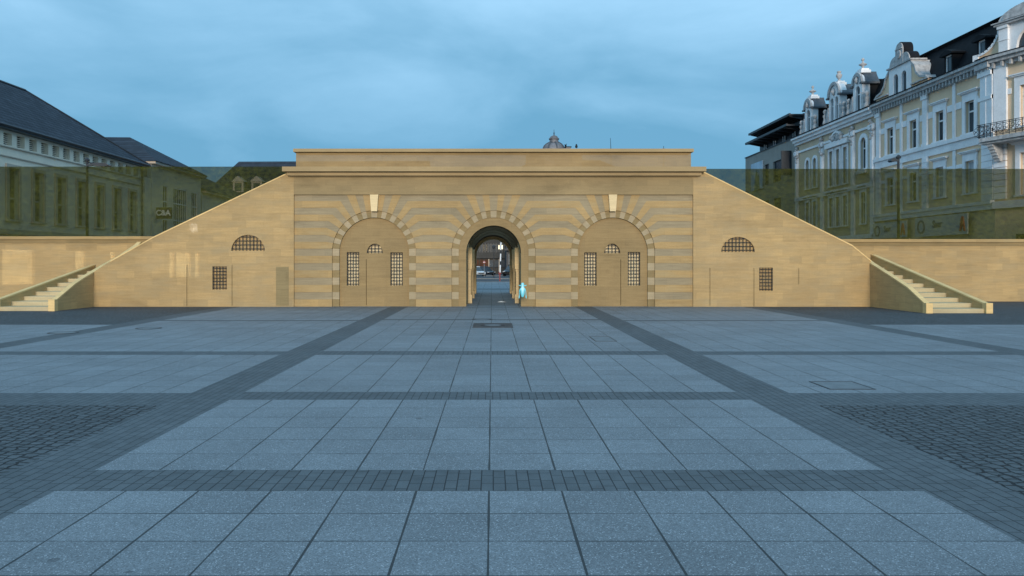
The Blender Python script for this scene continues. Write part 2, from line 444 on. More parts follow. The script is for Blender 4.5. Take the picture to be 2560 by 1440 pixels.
YZ = lambda a, b, d: (d, a, b)          # side views: polygon in y, z; depth along x
def P(x, y, Z): return ((x - VX) * Z / F, H - (y - VY) * Z / F)     # photo pixel at depth Z -> (X, z)
def arc(cx, cz, r, a0, a1, n=16, rz=None):
    rz = r if rz is None else rz
    return [(cx + r * math.cos(R(a0 + (a1 - a0) * i / n)), cz + rz * math.sin(R(a0 + (a1 - a0) * i / n))) for i in range(n + 1)]

# ------------------------------------------------------------------ ground
def sheet(name, quads, mat, label_kind='structure'):
    m = MB()
    for x0, x1, y0, y1, z, uv in quads:
        u = [(uv(x, y)) for x, y in ((x0, y0), (x1, y0), (x1, y1), (x0, y1))]
        m.face([(x0, y0, z), (x1, y0, z), (x1, y1, z), (x0, y1, z)], 0, u)
    o = m.build(name, mat); tag(o, kind=label_kind); return o
END = 63.5
g = MB()
prof = [(-400, -.03), (END, -.03), (END + 1, -.05), (100, -.32), (130, -.55), (165, -.82), (3000, -.9)]
for (y0, z0), (y1, z1) in zip(prof, prof[1:]):
    g.face([(-2500, y0, z0), (2500, y0, z0), (2500, y1, z1), (-2500, y1, z1)])
tag(g.build('ground', M['earth']), kind='structure')
rd = MB()
pr = [(END + .25, -.02), (END + 1, -.03), (100, -.30), (130, -.53), (163, -.79)]
for (y0, z0), (y1, z1) in zip(pr, pr[1:]):
    rd.face([(-29, y0, z0), (29, y0, z0), (29, y1, z1), (-29, y1, z1)])
tag(rd.build('road', M['asphalt']), kind='structure')
kb = MB(); kb.box(-29, 29, END, END + .22, -.1, .03); kb.box(-29, 29, 84, 84.4, -.3, -.10); kb.box(-1.5, 29, 118, 118.4, -.6, -.36)
tag(kb.build('kerb', M['kerb']), kind='structure')

SX, TW = -.02, .485
slabs, bricks, cobs = [], [], []
def slab(x0, x1, y0, y1, rows=None, x_origin=SX, y_origin=None):
    rows = rows or max(1, round((y1 - y0) / .5)); st = (y1 - y0) / rows
    slabs.append((x0, x1, y0, y1, 0, lambda x, y: ((x - x_origin) / TW, (y - y0) / st)))
def brick(x0, x1, y0, y1): bricks.append((x0, x1, y0, y1, 0, lambda x, y: (y + 10, x + 60)))
def cob(x0, x1, y0, y1): cobs.append((x0, x1, y0, y1, 0, lambda x, y: (y + 10, x + 60)))
CI, CO = 2.90, 3.50
L_, R_ = -30, 32
slab(-CI + SX, CI + SX, 5.35 - .485 * 18, 5.35, 18)
for a, b in ((5.35, 5.88), (8.91, 9.44), (13.25, 13.8), (21.25, 21.6), (27.25, 27.42), (45.5, 47.3)): brick(-CI + SX, CI + SX, a, b)
for a, b in ((5.88, 8.91), (9.44, 13.25), (13.8, 21.25), (21.6, 27.25), (27.42, 45.5), (47.3, END)): slab(-CI + SX, CI + SX, a, b)
for sg, far in ((-1, L_), (1, R_)):
    def xx(a, b): return tuple(sorted((sg * a + SX, sg * b + SX)))
    E = abs(far)
    y00 = 5.35 - .485 * 18
    brick(*xx(CI, CO), y00, END)
    cob(*xx(CO, E), y00, 8.55); brick(*xx(CO, E), 8.55, 9.35)
    slab(*xx(CO, 8.75), 9.35, 13.25); brick(*xx(CO, 8.75), 13.25, 13.75); slab(*xx(CO, 8.75), 13.75, 20.95)
    brick(*xx(CO, 8.75), 20.95, 21.25); slab(*xx(CO, 8.75), 21.25, 27.0); brick(*xx(CO, 8.75), 27.0, 27.2); slab(*xx(CO, 8.75), 27.2, END)
    brick(*xx(8.75, 9.3), 9.35, END)
    slab(*xx(9.3, E), 9.35, 13.25); brick(*xx(9.3, E), 13.25, 13.75); slab(*xx(9.3, E), 13.75, 19.7)
    cob(*xx(9.3, E), 19.7, 45); slab(*xx(9.3, E), 45, END)
sheet('paving_slabs', slabs, M['slab']); sheet('brick_paving_bands', bricks, M['brick']); sheet('cobblestones', cobs, M['cobble'])

# ------------------------------------------------------------------ fortress gate
YG = 27.8; s = YG / F
def G(x, y, Z=YG): return ((x - VX) * Z / F, H - (y - VY) * Z / F)
gate = thing('fortress_gate', (G(1234, 700)[0], YG + 3, 0), 'large sandstone fortress gate with striped arches and open central passage', 'gate')
gx = G(1234, 0)[0]
BK = YG + .4       # back of the facade layer
BASE = 766.5
FLOOR = -.02
# heights and positions in photo pixels at the facade plane
kx = [68, 84, 94, 104, 113, 119, 123, 122, 113]
ky = [487, 502.5, 519.5, 536.5, 552.5, 569.5, 587, 604.5, 621.5]
th = [64.5, 57, 50, 42.5, 35, 28, 20.5, 13, 5.5]
tops = [(0, 90)]     # keystone edges (offset at y=487, ring angle)
topx = [11, 28, 47, 68]; topth = [85.6, 79, 72, 64.5]
RI, RO, CYY = 87.5, 105.0, 631.0
rows = [621.5 + (BASE - 621.5) * i / 8 for i in range(9)]
band = MB(); ring = MB()
def gp(cx, pts): return [G(cx + a, b) for a, b in pts]
def ringpts(r, t0, t1, n=4): return [(r * math.cos(R(t0 + (t1 - t0) * i / n)), CYY - r * math.sin(R(t0 + (t1 - t0) * i / n))) for i in range(n + 1)]
def put(mb, cx, sg, pts, mi, front, back=BK):
    mb.prism(XZ, gp(cx, [(sg * a, b) for a, b in pts]), front, back, mi=mi)
AR = (935.0, 1234.0, 1532.5)
edges = {(0, -1): 200, (0, 1): 149.5, (1, -1): 149.5, (1, 1): 149.25, (2, -1): 149.25, (2, 1): 199.5}
for ai, cx in enumerate(AR):
    for sg in (-1, 1):
        xe = edges[(ai, sg)]
        for k in range(3):          # wedges that end under the frieze
            pts = ringpts(RO, topth[k], topth[k + 1]) + [(topx[k + 1], 487), (topx[k], 487)]
            mi = k % 2
            put(band, cx, sg, pts, mi, YG + .012 * mi)
        for k in range(8):          # wedges that bend into level bands
            pts = ringpts(RO, th[k], th[k + 1]) + [(kx[k + 1], ky[k + 1]), (xe, ky[k + 1]), (xe, ky[k]), (kx[k], ky[k])]
            mi = (k + 1) % 2
            put(band, cx, sg, pts, mi, YG + .012 * mi)
        for k in range(8):          # level bands of the piers
            mi = (k + 1) % 2
            put(band, cx, sg, [(RO, rows[k]), (xe, rows[k]), (xe, rows[k + 1]), (RO, rows[k + 1])], mi, YG + .012 * mi)
        # ring stones
        al = [90] + topth[:1] + topth[1:3] + th
        for k in range(len(al) - 1):
            t0, t1 = al[k], al[k + 1]
            mi = 1 if k == 0 else (k + 1) % 2 if k <= 3 else (k + 1) % 2
            mi = 1 if k == 0 else (0 if k % 2 else 1)
            put(ring, cx, sg, ringpts(RI, t0, t1) + ringpts(RO - .4, t1, t0), mi, YG + .045 + .01 * (1 - mi))
        put(ring, cx, sg, ringpts(RI, 5.5, 0) + ringpts(RO - .4, 0, 5.5), 1, YG + .045)
        rr = [CYY] + rows[1:]
        for k in range(8):
            mi = (k + 1) % 2
            put(ring, cx, sg, [(RI, rr[k]), (RO - .4, rr[k]), (RO - .4, rr[k + 1]), (RI, rr[k + 1])], mi, YG + .045 + .01 * (1 - mi))
# keystone wedge over the centre arch, plain gap filler behind the projecting keystones
for ai, cx in enumerate(AR):
    pts = [(a, b) for a, b in ringpts(RO, 94.4, 85.6)] + [(11, 487), (-11, 487)]
    put(band, cx, 1, pts, 1, YG + .012)
band.build('banded_facade', [M['tan'], M['grey']], gate)
ring.build('arch_ring_stones', [M['ring'], M['ringlight']], gate)
for cx in (AR[0], AR[2]):
    m = MB(); Zk = YG - .14
    f0 = [G(cx + a, b, Zk) for a, b in ((-10.5, 486.5), (10.5, 486.5), (7.5, 528), (-7.5, 528))]
    m.prism(XZ, f0, Zk, YG + .012)
    o = m.build('keystone', M['key'], gate)
# inner arch band of the passage
m = MB()
pts = [(-RI, BASE)] + [(a, b) for a, b in ringpts(RI, 180, 0, 40)] + [(RI, BASE)]
hole = [(68.7, BASE)] + [(a, b + 1) for a, b in ringpts(68.7, 0, 180, 36)] + [(-68.7, BASE)]
m.prism(XZ, gp(1234, pts + hole), YG + .075, BK)
m.build('passage_arch', M['niche'], gate)
# niche walls with window openings, grilles and doors
def grille(x0, x1, y0, y1, nx, ny, Z, parent, arch_top=False, r=.011):
    """iron bars over photo pixels x0..x1, y0..y1"""
    m = MB(); cx = (x0 + x1) / 2; hw = (x1 - x0) / 2; hh = y1 - y0
    for i in range(nx):
        x = x0 + (x1 - x0) * (i + .25) / (nx - .5)
        yt = y0 if not arch_top else y1 - hh * math.sqrt(max(.02, 1 - ((x - cx) / hw) ** 2))
        a = G(x, yt, Z); b = G(x, y1, Z); m.tube([(a[0], Z, a[1]), (b[0], Z, b[1])], r, 6)
    for j in range(ny):
        y = y0 + (y1 - y0) * (j + .5) / ny
        w = hw if not arch_top else hw * math.sqrt(max(.02, 1 - ((y1 - y) / hh) ** 2))
        a = G(cx - w, y, Z); b = G(cx + w, y, Z); m.tube([(a[0], Z - .012, a[1]), (b[0], Z - .012, b[1])], r, 6)
    return m.build('window_grille', M['iron'], parent)
def lunette(x0, x1, y0, y1, Z=YG):
    cx = (x0 + x1) / 2; hw = (x1 - x0) / 2; hh = y1 - y0
    return [G(cx + hw * math.cos(R(180 - 180 * i / 18)), y1 - hh * math.sin(R(180 * i / 18)), Z) for i in range(19)]
def rectp(x0, x1, y0, y1, Z=YG): return [G(x0, y0, Z), G(x1, y0, Z), G(x1, y1, Z), G(x0, y1, Z)]
ZN = YG + .14
for sg, cx in ((1, AR[0]), (-1, AR[2])):
    def xs(a, b): return (cx + a, cx + b) if sg > 0 else (cx - b, cx - a)
    w1 = (*xs(-68, -37), 630, 714); w2 = (*xs(41, 72), 631, 714); lu = (*xs(-18, 22), 609, 633)
    dl = (*xs(-20, -18.8), 648, 763)
    holes = [rectp(*w1, ZN), rectp(*w2, ZN), lunette(*lu, ZN), rectp(*dl, ZN)]
    m = MB()
    o_ = [G(cx - RI - 3, BASE, ZN), G(cx + RI + 3, BASE, ZN), G(cx + RI + 3, 541, ZN), G(cx - RI - 3, 541, ZN)]
    m.prism(XZ, o_, ZN, BK - .002, holes, pocket=ZN + .2)
    nw = m.build('niche_wall', M['niche'], gate)
    for w, nx, ny, a in ((w1, 5, 10, False), (w2, 5, 10, False), (lu, 5, 3, True)):
        b = MB()
        if a: b.prism(XZ, lunette(*w, ZN), ZN + .193, ZN + .199)
        else: b.prism(XZ, rectp(*w, ZN), ZN + .193, ZN + .199)
        b.build('window_back', M['plaster'], nw)
        grille(*w, nx, ny, ZN + .05, nw, a)
    dr = MB(); xl, xr = xs(-18, 32)
    d0 = G(xl, 660, ZN); d1 = G(xr, 763, ZN)
    dr.box(d0[0], d1[0], ZN - .008, ZN - .001, FLOOR, d0[1]); dr.build('blocked_door', M['niche'], nw)
# body behind the facade with the vaulted passage through it
m = MB()
pout = [G(735, BASE + 2), G(1732.5, BASE + 2), G(1732.5, 416), G(735, 416)]
pr_ = 69.5
ph = [G(1234 + pr_, BASE + 2)] + [G(1234 + a, b + 1) for a, b in ringpts(pr_, 0, 180, 36)] + [G(1234 - pr_, BASE + 2)]
po = [pout[0]] + [ph[-1]] + ph[-2:0:-1] + [ph[0]] + pout[1:]
cuts = [BK, 29.2, 31.9, 32.3, 34.7, 35.1, 37.6, 41.0]
top_low = 541.0     # roof behind the tall front, lowered so the added slots catch more sky
po_low = [(a, min(b, G(0, top_low)[1])) for a, b in po]
for i, (ya, yb) in enumerate(zip(cuts, cuts[1:])):
    if i % 2 == 0: m.prism(XZ, po if i == 0 else po_low, ya, yb, mi=0 if i == 0 else 2, side_mi=1)  # rib fronts take the vault's painted shade colour too
    else:                                    # added unseen slots that let sky light onto the passage floor
        for xa, xb in ((735, 1234 - pr_), (1234 + pr_, 1732.5)):
            a, b = G(xa, top_low), G(xb, BASE + 2); m.box(a[0], b[0], ya, yb, b[1], a[1], 1)
for i, f_ in enumerate(m.f):                       # shade of the curved vault, painted in as a darker stone colour
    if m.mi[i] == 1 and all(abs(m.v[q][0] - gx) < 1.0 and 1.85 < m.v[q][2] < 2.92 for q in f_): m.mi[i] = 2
m.build('gate_body', [M['body_stone'], M['vault'], M['vaultshade']], gate)
# ring at the far end of the passage
m = MB(); RF = 69.3; rin = 60.5
pts = [(-RF, BASE)] + ringpts(RF, 180, 0, 32) + [(RF, BASE)] + [(rin, BASE)] + [(a, b + 2) for a, b in ringpts(rin, 0, 180, 32)] + [(-rin, BASE)]
m.prism(XZ, gp(1234, pts), 39.6, 40.9)
m.build('rear_arch', M['rearstone'], gate)
for sg in (-1, 1):
    for Zp in (30.2, 34.4):
        m = MB(); w0 = 68.7 * s
        x1 = gx + sg * w0; x0 = gx + sg * (w0 - .10); x00 = gx + sg * (w0 - .145)
        m.box(x0, x1, Zp, Zp + .5, FLOOR, 2.02)
        m.box(x00, x1, Zp - .05, Zp + .55, FLOOR, .32); m.box(x00, x1, Zp - .05, Zp + .55, 1.28, 1.42); m.box(gx + sg * (w0 - .12), x1, Zp - .03, Zp + .53, 1.2, 1.26)
        m.box(x00, x1, Zp + .1, Zp + .4, 1.42, 2.1)
        m.build('passage_pilaster', M['pier'], gate)
# frieze, cornices, parapet
def course(name, x0, x1, y0, y1, Z, back, mat):
    a = G(x0, y0, Z); b = G(x1, y1, Z); m = MB(); m.box(a[0], b[0], Z, back, b[1], a[1]); return m.build(name, mat, gate)
course('frieze', 733, 1734, 438, 486.5, YG - .07, BK, M['frieze'])
m = MB()
for (x0, x1, y0, y1, Z) in ((717, 1754, 428.6, 438.4, YG - .26), (705, 1766, 416.4, 428, YG - .44)):
    a = G(x0, y0, Z); b = G(x1, y1, Z); m.box(a[0], b[0], Z, 29.0, b[1], a[1])
a = G(722, 437, YG - .2); b = G(1749, 440.5, YG - .2); m.box(a[0], b[0], YG - .2, YG, b[1], a[1])
m.build('cornice', M['cornice'], gate)
course('parapet', 740, 1727.5, 379.6, 417, YG + .02, YG + .6, M['parapet'])
course('coping', 733, 1734.5, 371.5, 379.4, YG - .12, YG + .75, M['cornice'])

# ------------------------------------------------------------------ wing walls with the sloping tops
YW = 27.72; YWB = YW + .55
def wing(name, poly, slots, lun, rect, panel, label):
    base = G((poly[0][0] + poly[2][0]) / 2, 700, YW)
    root = thing(name, (base[0], YW, 0), label, 'wall', 'sloping walls beside the gate')
    holes = [rectp(*q, YW) for q in slots] + [lunette(*lun, YW), rectp(*rect, YW)]
    m = MB(); m.prism(XZ, [G(a, b, YW) for a, b in poly], YW, YWB, holes, pocket=YW + .13)
    wl = m.build('wall_face', M['wall_stone'], root)
    grille(*lun, 10, 4, YW + .03, root, True, .012); grille(*rect, 5, 7, YW + .03, root, False, .012)
    b = MB()
    for q in slots: b.prism(XZ, rectp(*q, YW), YW + .06, YW + .12)
    if slots: b.build('door_joint', M['slot'], root)
    c = MB()                                   # sloping coping, a little proud of the wall
    top = [p for p in poly if p[1] < 680]
    for (xa, ya), (xb, yb) in zip(top, top[1:]):
        if abs(xa - xb) < 2: continue
        c.prism(XZ, [G(xa, ya, YW), G(xb, yb, YW), G(xb, yb + 3, YW), G(xa, ya + 3, YW)], YW - .012, YWB + .012)
    c.build('sloped_coping', M['rail'], root)
    if panel:
        d = MB(); d.prism(XZ, rectp(*panel, YW), YW - .006, YW - .001); d.build('blocked_door', M['doorstone'], root)
    return root
wing('sloping_wing_wall', [(734.5, 767), (734.5, 430), (722, 430), (383, 592), (276, 652), (234, 680), (234, 768)],
     [(466.4, 467.6, 662, 765), (579.4, 580.6, 662, 765)], (578, 662, 587, 627), (531, 567, 666, 724), (690, 722, 667, 764),
     'sloping sandstone wall rising from the left stairs to the gate, with a dark blocked door')
wing('sloping_wing_wall', [(1733, 767), (1733, 430), (1762, 430), (2130, 612), (2178, 651), (2178, 769)],
     [(1774.4, 1775.6, 670, 765), (1884.4, 1885.6, 670, 766), (1996.4, 1997.6, 670, 711)], (1803, 1887, 592, 630), (1898, 1932, 669, 727), None,
     'sloping sandstone wall falling from the gate to the right stairs, with three dark joints')

# ------------------------------------------------------------------ stairs
def stairs(sg, xi, xo, Z0, label, near, zend=1.86):
    root = thing('stone_stairs', ((sg * (xi + xo) / 2), Z0, 0), label, 'stairs', 'stone stairs at the ends of the walls')
    m = MB(); t, r = .69, .134; n = 10; ye = 31.45
    for i in range(n):
        y = Z0 + t * i
        if y < ye: m.box(sg * (xi + .1), sg * (xo - .1), y, ye, (r * i if i else FLOOR), r * (i + 1))
    m.build('steps', M['step'], root)
    # near flank (towards the gate): top line through photo pixels
    pl = [(Z0 - .02, near[0][1] - .05)] + [(q, z - .05) for q, z in near[1:]]
    far = [(Z0 - .02, near[0][1] - .05), (ye, zend - .05)]
    for line, xa, xb in ((pl, xi, xi + .13), (far, xo - .13, xo)):
        m = MB(); m.prism(YZ, [(Z0 - .02, FLOOR), (ye, FLOOR)] + line[::-1], sg * xa, sg * xb); m.build('side_wall', M['body_stone'], root)
        m = MB()
        for (ya, za), (yb, zb) in zip(line, line[1:]):
            m.prism(YZ, [(ya, za + .002), (yb, zb + .002), (yb, zb + .05), (ya, za + .05)], sg * (xa - .015), sg * (xb + .015))
        m.build('handrail_coping', M['rail'], root)
    for xc in (xi + .07, xo - .07):
        m = MB(); m.box(sg * (xc - .10), sg * (xc + .10), Z0 - .12, Z0 + .08, FLOOR, near[0][1] + .02); m.build('end_post', M['rail'], root)
    return root
def nearline(X, pts, ye=31.45):
    out_ = []
    for x, y in pts:
        Z = min(ye, X * F / (x - VX)); out_.append((Z, H - (y - VY) * Z / F))
    return out_
stairs(1, 13.1, 15.05, 24.2, 'stone stairs at the right end, climbing to the right wall, dark flank towards the gate', nearline(13.1, [(2313, 759), (2270, 718), (2225, 688), (2176, 657), (2118, 612), (2062, 600)]))
stairs(-1, 13.8, 15.75, 25.3, 'stone stairs at the left end, cut by the photo edge, climbing to the left wall', nearline(-13.8, [(137, 750), (154, 737), (187, 709), (214, 691), (267, 660), (303, 641), (345, 612), (354, 604)]), 1.45)

# ------------------------------------------------------------------ curtain walls and grass ramparts
YC = 31.5
def curtain(name, x0, x1, ytop, label):
    root = thing(name, ((x0 + x1) / 2, YC, 0), label, 'wall', 'low straight walls behind the stairs')
    z1 = H - (ytop - VY) * YC / F
    m = MB(); m.box(x0, x1, YC, YC + .5, FLOOR, z1 - .12); m.build('wall_face', M['wall_stone'], root)
    m = MB(); m.box(x0, x1, YC - .10, YC + .6, z1 - .12, z1); m.box(x0, x1, YC - .03, YC + .5, z1 - .26, z1 - .121, 1)  # brown strip below the coping paints in its shadow
    m.build('coping', [M['tan'], M['ring']], root)
curtain('curtain_wall', -45, -12.9, 591, 'low straight sandstone wall behind the left stairs')
curtain('curtain_wall', 13.5, 46, 598, 'low straight sandstone wall behind the right stairs')
def rampart(x0, x1, ytop, label):
    yb, yt, ye = 32.3, 33.2, 40.5; zt = H - (ytop - VY) * yt / F
    m = MB(); m.prism(YZ, [(yb, -.01), (ye + .8, -.01), (ye, zt), (yt, zt)], x0, x1)
    o = m.build('grass_rampart', M['grass']); tag(o, label, 'rampart', 'see-through grass ramparts')
rampart(-60, -7.15, 416.5, 'see-through dark green grass rampart left of the gate, buildings showing through')
rampart(7.3, 60, 422, 'see-through dark green grass rampart right of the gate, yellow houses showing through')

# ------------------------------------------------------------------ small things on the plaza
def cover_round(Z, X, r, label):
    m = MB(); m.lathe(X, Z, [(r, .001), (r, .008), (r - .035, .008), (r - .036, .004)], 32)
    n = MB(); n.lathe(X, Z, [(r - .045, .001), (r - .05, .007), (.0, .0075)], 32)
    root = thing('manhole_cover', (X, Z, 0), label, 'manhole cover')
    m.build('rim', M['cover'], root); n.build('lid', M['slabplain'], root)
M['slabplain'] = plain('paving infill', (.165, .185, .197), .7, var=.15, scale=6)
cover_round(17.4, -9.33, .31, 'round manhole cover farthest left, beyond the brick strip')
cover_round(18.6, -7.98, .29, 'round manhole cover in pale slabs below the left sloping wall')
cover_round(21.55, -.27, .27, 'small round manhole cover in front of the passage, behind the grated one')
root = thing('drain_grate', (.02, 19.45, 0), 'dark rectangular drain grate with a round lid in front of the passage', 'drain')
m = MB(); m.box(-.46, .50, 18.75, 20.15, -.002, .006); m.build('grate_frame', M['grate'], root)
m = MB(); m.lathe(.02, 19.45, [(.30, .006), (.30, .012), (.22, .012), (.21, .0085)], 28); m.build('lid_ring', M['iron'], root)
m = MB(); m.lathe(.02, 19.45, [(.205, .0065), (.205, .011), (.0, .0115)], 28); m.build('lid', M['slabplain'], root)
def hatch(x0, x1, y0, y1, label, w=.022):
    root = thing('access_hatch', ((x0 + x1) / 2, (y0 + y1) / 2, 0), label, 'hatch')
    m = MB(); m.box(x0, x1, y0, y0 + w, .001, .006); m.box(x0, x1, y1 - w, y1, .001, .006); m.box(x0, x0 + w, y0 + w, y1 - w, .001, .006); m.box(x1 - w, x1, y0 + w, y1 - w, .001, .006)
    m.build('hatch_frame', M['cover'], root)
    m = MB(); m.box(x0 + w, x1 - w, y0 + w, y1 - w, -.001, .0035); m.build('hatch_lid', M['slabplain'], root)
hatch(4.06, 4.62, 9.62, 10.25, 'square access hatch set in slabs beside the right brick strip')
hatch(2.0, 2.42, 15.5, 16.5, 'small access hatch in slabs right of the drain grate', .02)
m = MB(); px, pz = .31, 31.0
m.solid([(px - .1, pz - .1, .004), (px + .12, pz - .16, .006), (px + .26, pz + .02, .004), (px + .02, pz + .12, .03), (px - .08, pz + .1, .012), (px + .05, pz - .02, .045)],
        [(0, 1, 5), (1, 2, 5), (2, 3, 5), (3, 4, 5), (4, 0, 5)])
tag(m.build('paper_scrap', M['paper']), 'crumpled white paper scrap on the passage paving', 'litter')

# glowing insect by the passage
def beetle():
    k = NT('cyan glow'); tcn = k.n('ShaderNodeTexCoord').outputs['Object']
    sp = k.n('ShaderNodeSeparateXYZ'); k.l(tcn, sp.inputs[0])
    wx = k.math('MULTIPLY', k.math('ABSOLUTE', sp.outputs[0]), 17.0); wz = k.math('MULTIPLY', k.math('ABSOLUTE', k.math('SUBTRACT', sp.outputs[2], .36)), 4.4)
    f = k.n('ShaderNodeMapRange'); k.l(k.math('ADD', wx, wz), f.inputs[0]); f.inputs[1].default_value = .2; f.inputs[2].default_value = 1.35
    c = k.mix(f.outputs[0], (.90, .90, .98), (.12, .48, .56))
    k.l(c, k.b.inputs['Emission Color']); k.b.inputs['Emission Strength'].default_value = .52; k.b.inputs['Base Color'].default_value = (.1, .42, .5, 1)
    mat = k.m
    ZB = 27.0; cx, _ = P(1306.5, 720, ZB); z0 = P(0, 747, ZB)[1]
    root = thing('glowing_beetle', (cx, ZB, z0 + .02), 'glowing cyan beetle hovering upright by the right passage jamb', 'beetle')
    sk = [((0, 0, .03), .03), ((0, 0, .10), .066), ((0, -.01, .18), .09), ((0, -.01, .27), .088), ((0, -.01, .34), .07), ((0, -.01, .40), .055), ((0, -.01, .46), .066), ((0, 0, .52), .066), ((0, 0, .575), .045)]
    ed = [(i, i + 1) for i in range(len(sk) - 1)]
    for sg in (-1, 1):
        b = len(sk)
        sk += [((sg * .085, -.02, .345), .028), ((sg * .118, -.03, .26), .017), ((sg * .125, -.04, .13), .013), ((sg * .128, -.05, .05), .028), ((sg * .135, -.06, -.01), .014)]
        ed += [(4, b)] + [(b + i, b + i + 1) for i in range(4)]
    me = bpy.data.meshes.new('beetle_body'); me.from_pydata([p for p, _ in sk], ed, []); me.materials.append(mat)
    o = bpy.data.objects.new('beetle_body', me); COL.objects.link(o); o.parent = root
    md = o.modifiers.new('skin', 'SKIN'); o.modifiers.new('sub', 'SUBSURF').render_levels = 2
    for i, (_, r) in enumerate(sk): me.skin_vertices[0].data[i].radius = (r, r * .85)
    me.skin_vertices[0].data[0].use_root = True
    for sg in (-1, 1):
        a = MB(); q = Vector((cx, ZB, z0))
        a.tube([q + Vector((sg * .035, -.02, .47)), q + Vector((sg * .09, -.03, .482)), q + Vector((sg * .15, -.03, .50))], [.012, .02, .006], 8)
        a.build('feeler', mat, root, True)
    root.scale = (.9, .9, .92)
beetle()
# bird on the coping
Zb = YG + .1; bx, bz = P(1441, 371.5, Zb)
root = thing('perched_bird', (bx, Zb, bz), 'small black bird perched on the gate parapet', 'bird')
m = MB(); m.lathe(bx, Zb, [(.012, bz + .02), (.04, bz + .035), (.046, bz + .07), (.04, bz + .1), (.026, bz + .125), (.026, bz + .145), (.012, bz + .16)], 12); m.box(bx - .008, bx + .008, Zb - .05, Zb - .02, bz + .132, bz + .142)
m.build('bird_body', M['feather'], root, True)
for d in (-.015, .015):
    m = MB(); m.tube([(bx + d, Zb, bz), (bx + d, Zb, bz + .03)], .004, 6); m.build('leg', M['louvre'], root)

# ------------------------------------------------------------------ facades
def opening(yc, w, z0, z1, arched=False):
    if not arched: return [(yc - w / 2, z0), (yc + w / 2, z0), (yc + w / 2, z1), (yc - w / 2, z1)]
    r = w / 2
    return [(yc - r, z0), (yc + r, z0)] + arc(yc, z1 - r, r, 0, 180, 10)
class Facade:
    """a house front in a plane x = X that looks towards out (-1 or +1)"""
    def __init__(s, X, out, root): s.X, s.o, s.root, s.holes = X, out, root, []
    def x(s, d): return s.X + s.o * d                      # d metres in front of the wall
    def box(s, mb, y0, y1, z0, z1, d0, d1, mi=0): mb.box(s.x(d0), s.x(d1), y0, y1, z0, z1, mi)
    def poly(s, mb, pts, d0, d1, holes=(), mi=0): mb.prism(YZ, pts, s.x(d1), s.x(d0), holes, mi)
    def wall(s, name, y0, y1, z0, z1, mat, depth=.4):
        m = MB(); m.prism(YZ, [(y0, z0), (y1, z0), (y1, z1), (y0, z1)], s.x(0), s.x(-depth), s.holes)
        return m.build(name, mat, s.root)
    def window(s, yc, w, z0, z1, arched=False, sur=.2, hood=None, transom=.68, mull=False, sill=True, pane='glass', frame='white', key=False, recess=.16):
        op = opening(yc, w, z0, z1, arched); s.holes.append(op)
        m = MB(); fw = .07
        inn = opening(yc, w - 2 * fw, z0 + fw, z1 - fw, arched)
        s.poly(m, op, -recess - .06, -recess, [inn])
        if transom:
            zt = z0 + (z1 - z0) * transom; s.box(m, yc - w / 2 + fw, yc + w / 2 - fw, zt - .05, zt + .05, -recess - .05, -recess + .03)
        if mull: s.box(m, yc - .04, yc + .04, z0 + fw, z1 - fw * (1 if not arched else 3), -recess - .05, -recess - .01)
        if sur:
            big = opening(yc, w + 2 * sur, z0, z1 + sur, arched)
            s.poly(m, big, 0.002, .09, [opening(yc, w + .001, z0 + .001, z1, arched)])
        if sill: s.box(m, yc - w / 2 - sur - .06, yc + w / 2 + sur + .06, z0 - .1, z0, .002, .16)
        if hood is not None:
            zh = z1 + sur + .1
            s.box(m, yc - w / 2 - sur - .04, yc + w / 2 + sur + .04, z1 + sur, zh + .12, .002, .07)
            s.box(m, yc - w / 2 - sur - .18, yc + w / 2 + sur + .18, zh + .12, zh + .2, .002, .20); s.box(m, yc - w / 2 - sur - .25, yc + w / 2 + sur + .25, zh + .2, zh + .27, .002, .27)
            if hood == 'pediment':
                s.poly(m, [(yc - w / 2 - sur - .25, zh + .27), (yc + w / 2 + sur + .25, zh + .27), (yc, zh + .62)], .002, .2)
        f = m.build('window', M[frame], s.root)
        p = MB(); s.poly(p, op, -recess - .075, -recess - .04); p.build('pane', M[pane], f)
        return f

def part(root, name, mat, fn, smooth=False):
    m = MB(); fn(m); return m.build(name, mat, root, smooth)
def finial(cx, cy, z, h, name, root, kind=0):
    u = h / 1.2
    if kind == 0: pf = [(.22, 0), (.24, .06), (.12, .12), (.09, .25), (.12, .3), (.34, .45), (.36, .5), (.14, .66), (.07, .74), (.06, .85), (.13, .93), (.15, 1.02), (.1, 1.12), (.02, 1.2)]
    else: pf = [(.2, 0), (.22, .08), (.11, .16), (.1, .3), (.2, .4), (.28, .62), (.28, .78), (.17, .9), (.15, .95), (.2, 1.02), (.2, 1.14), (.05, 1.2)]
    m = MB(); m.lathe(cx, cy, [(r * u * 1.15, z + q * u) for r, q in pf], 14); return m.build(name, M['ornament'], root, True)

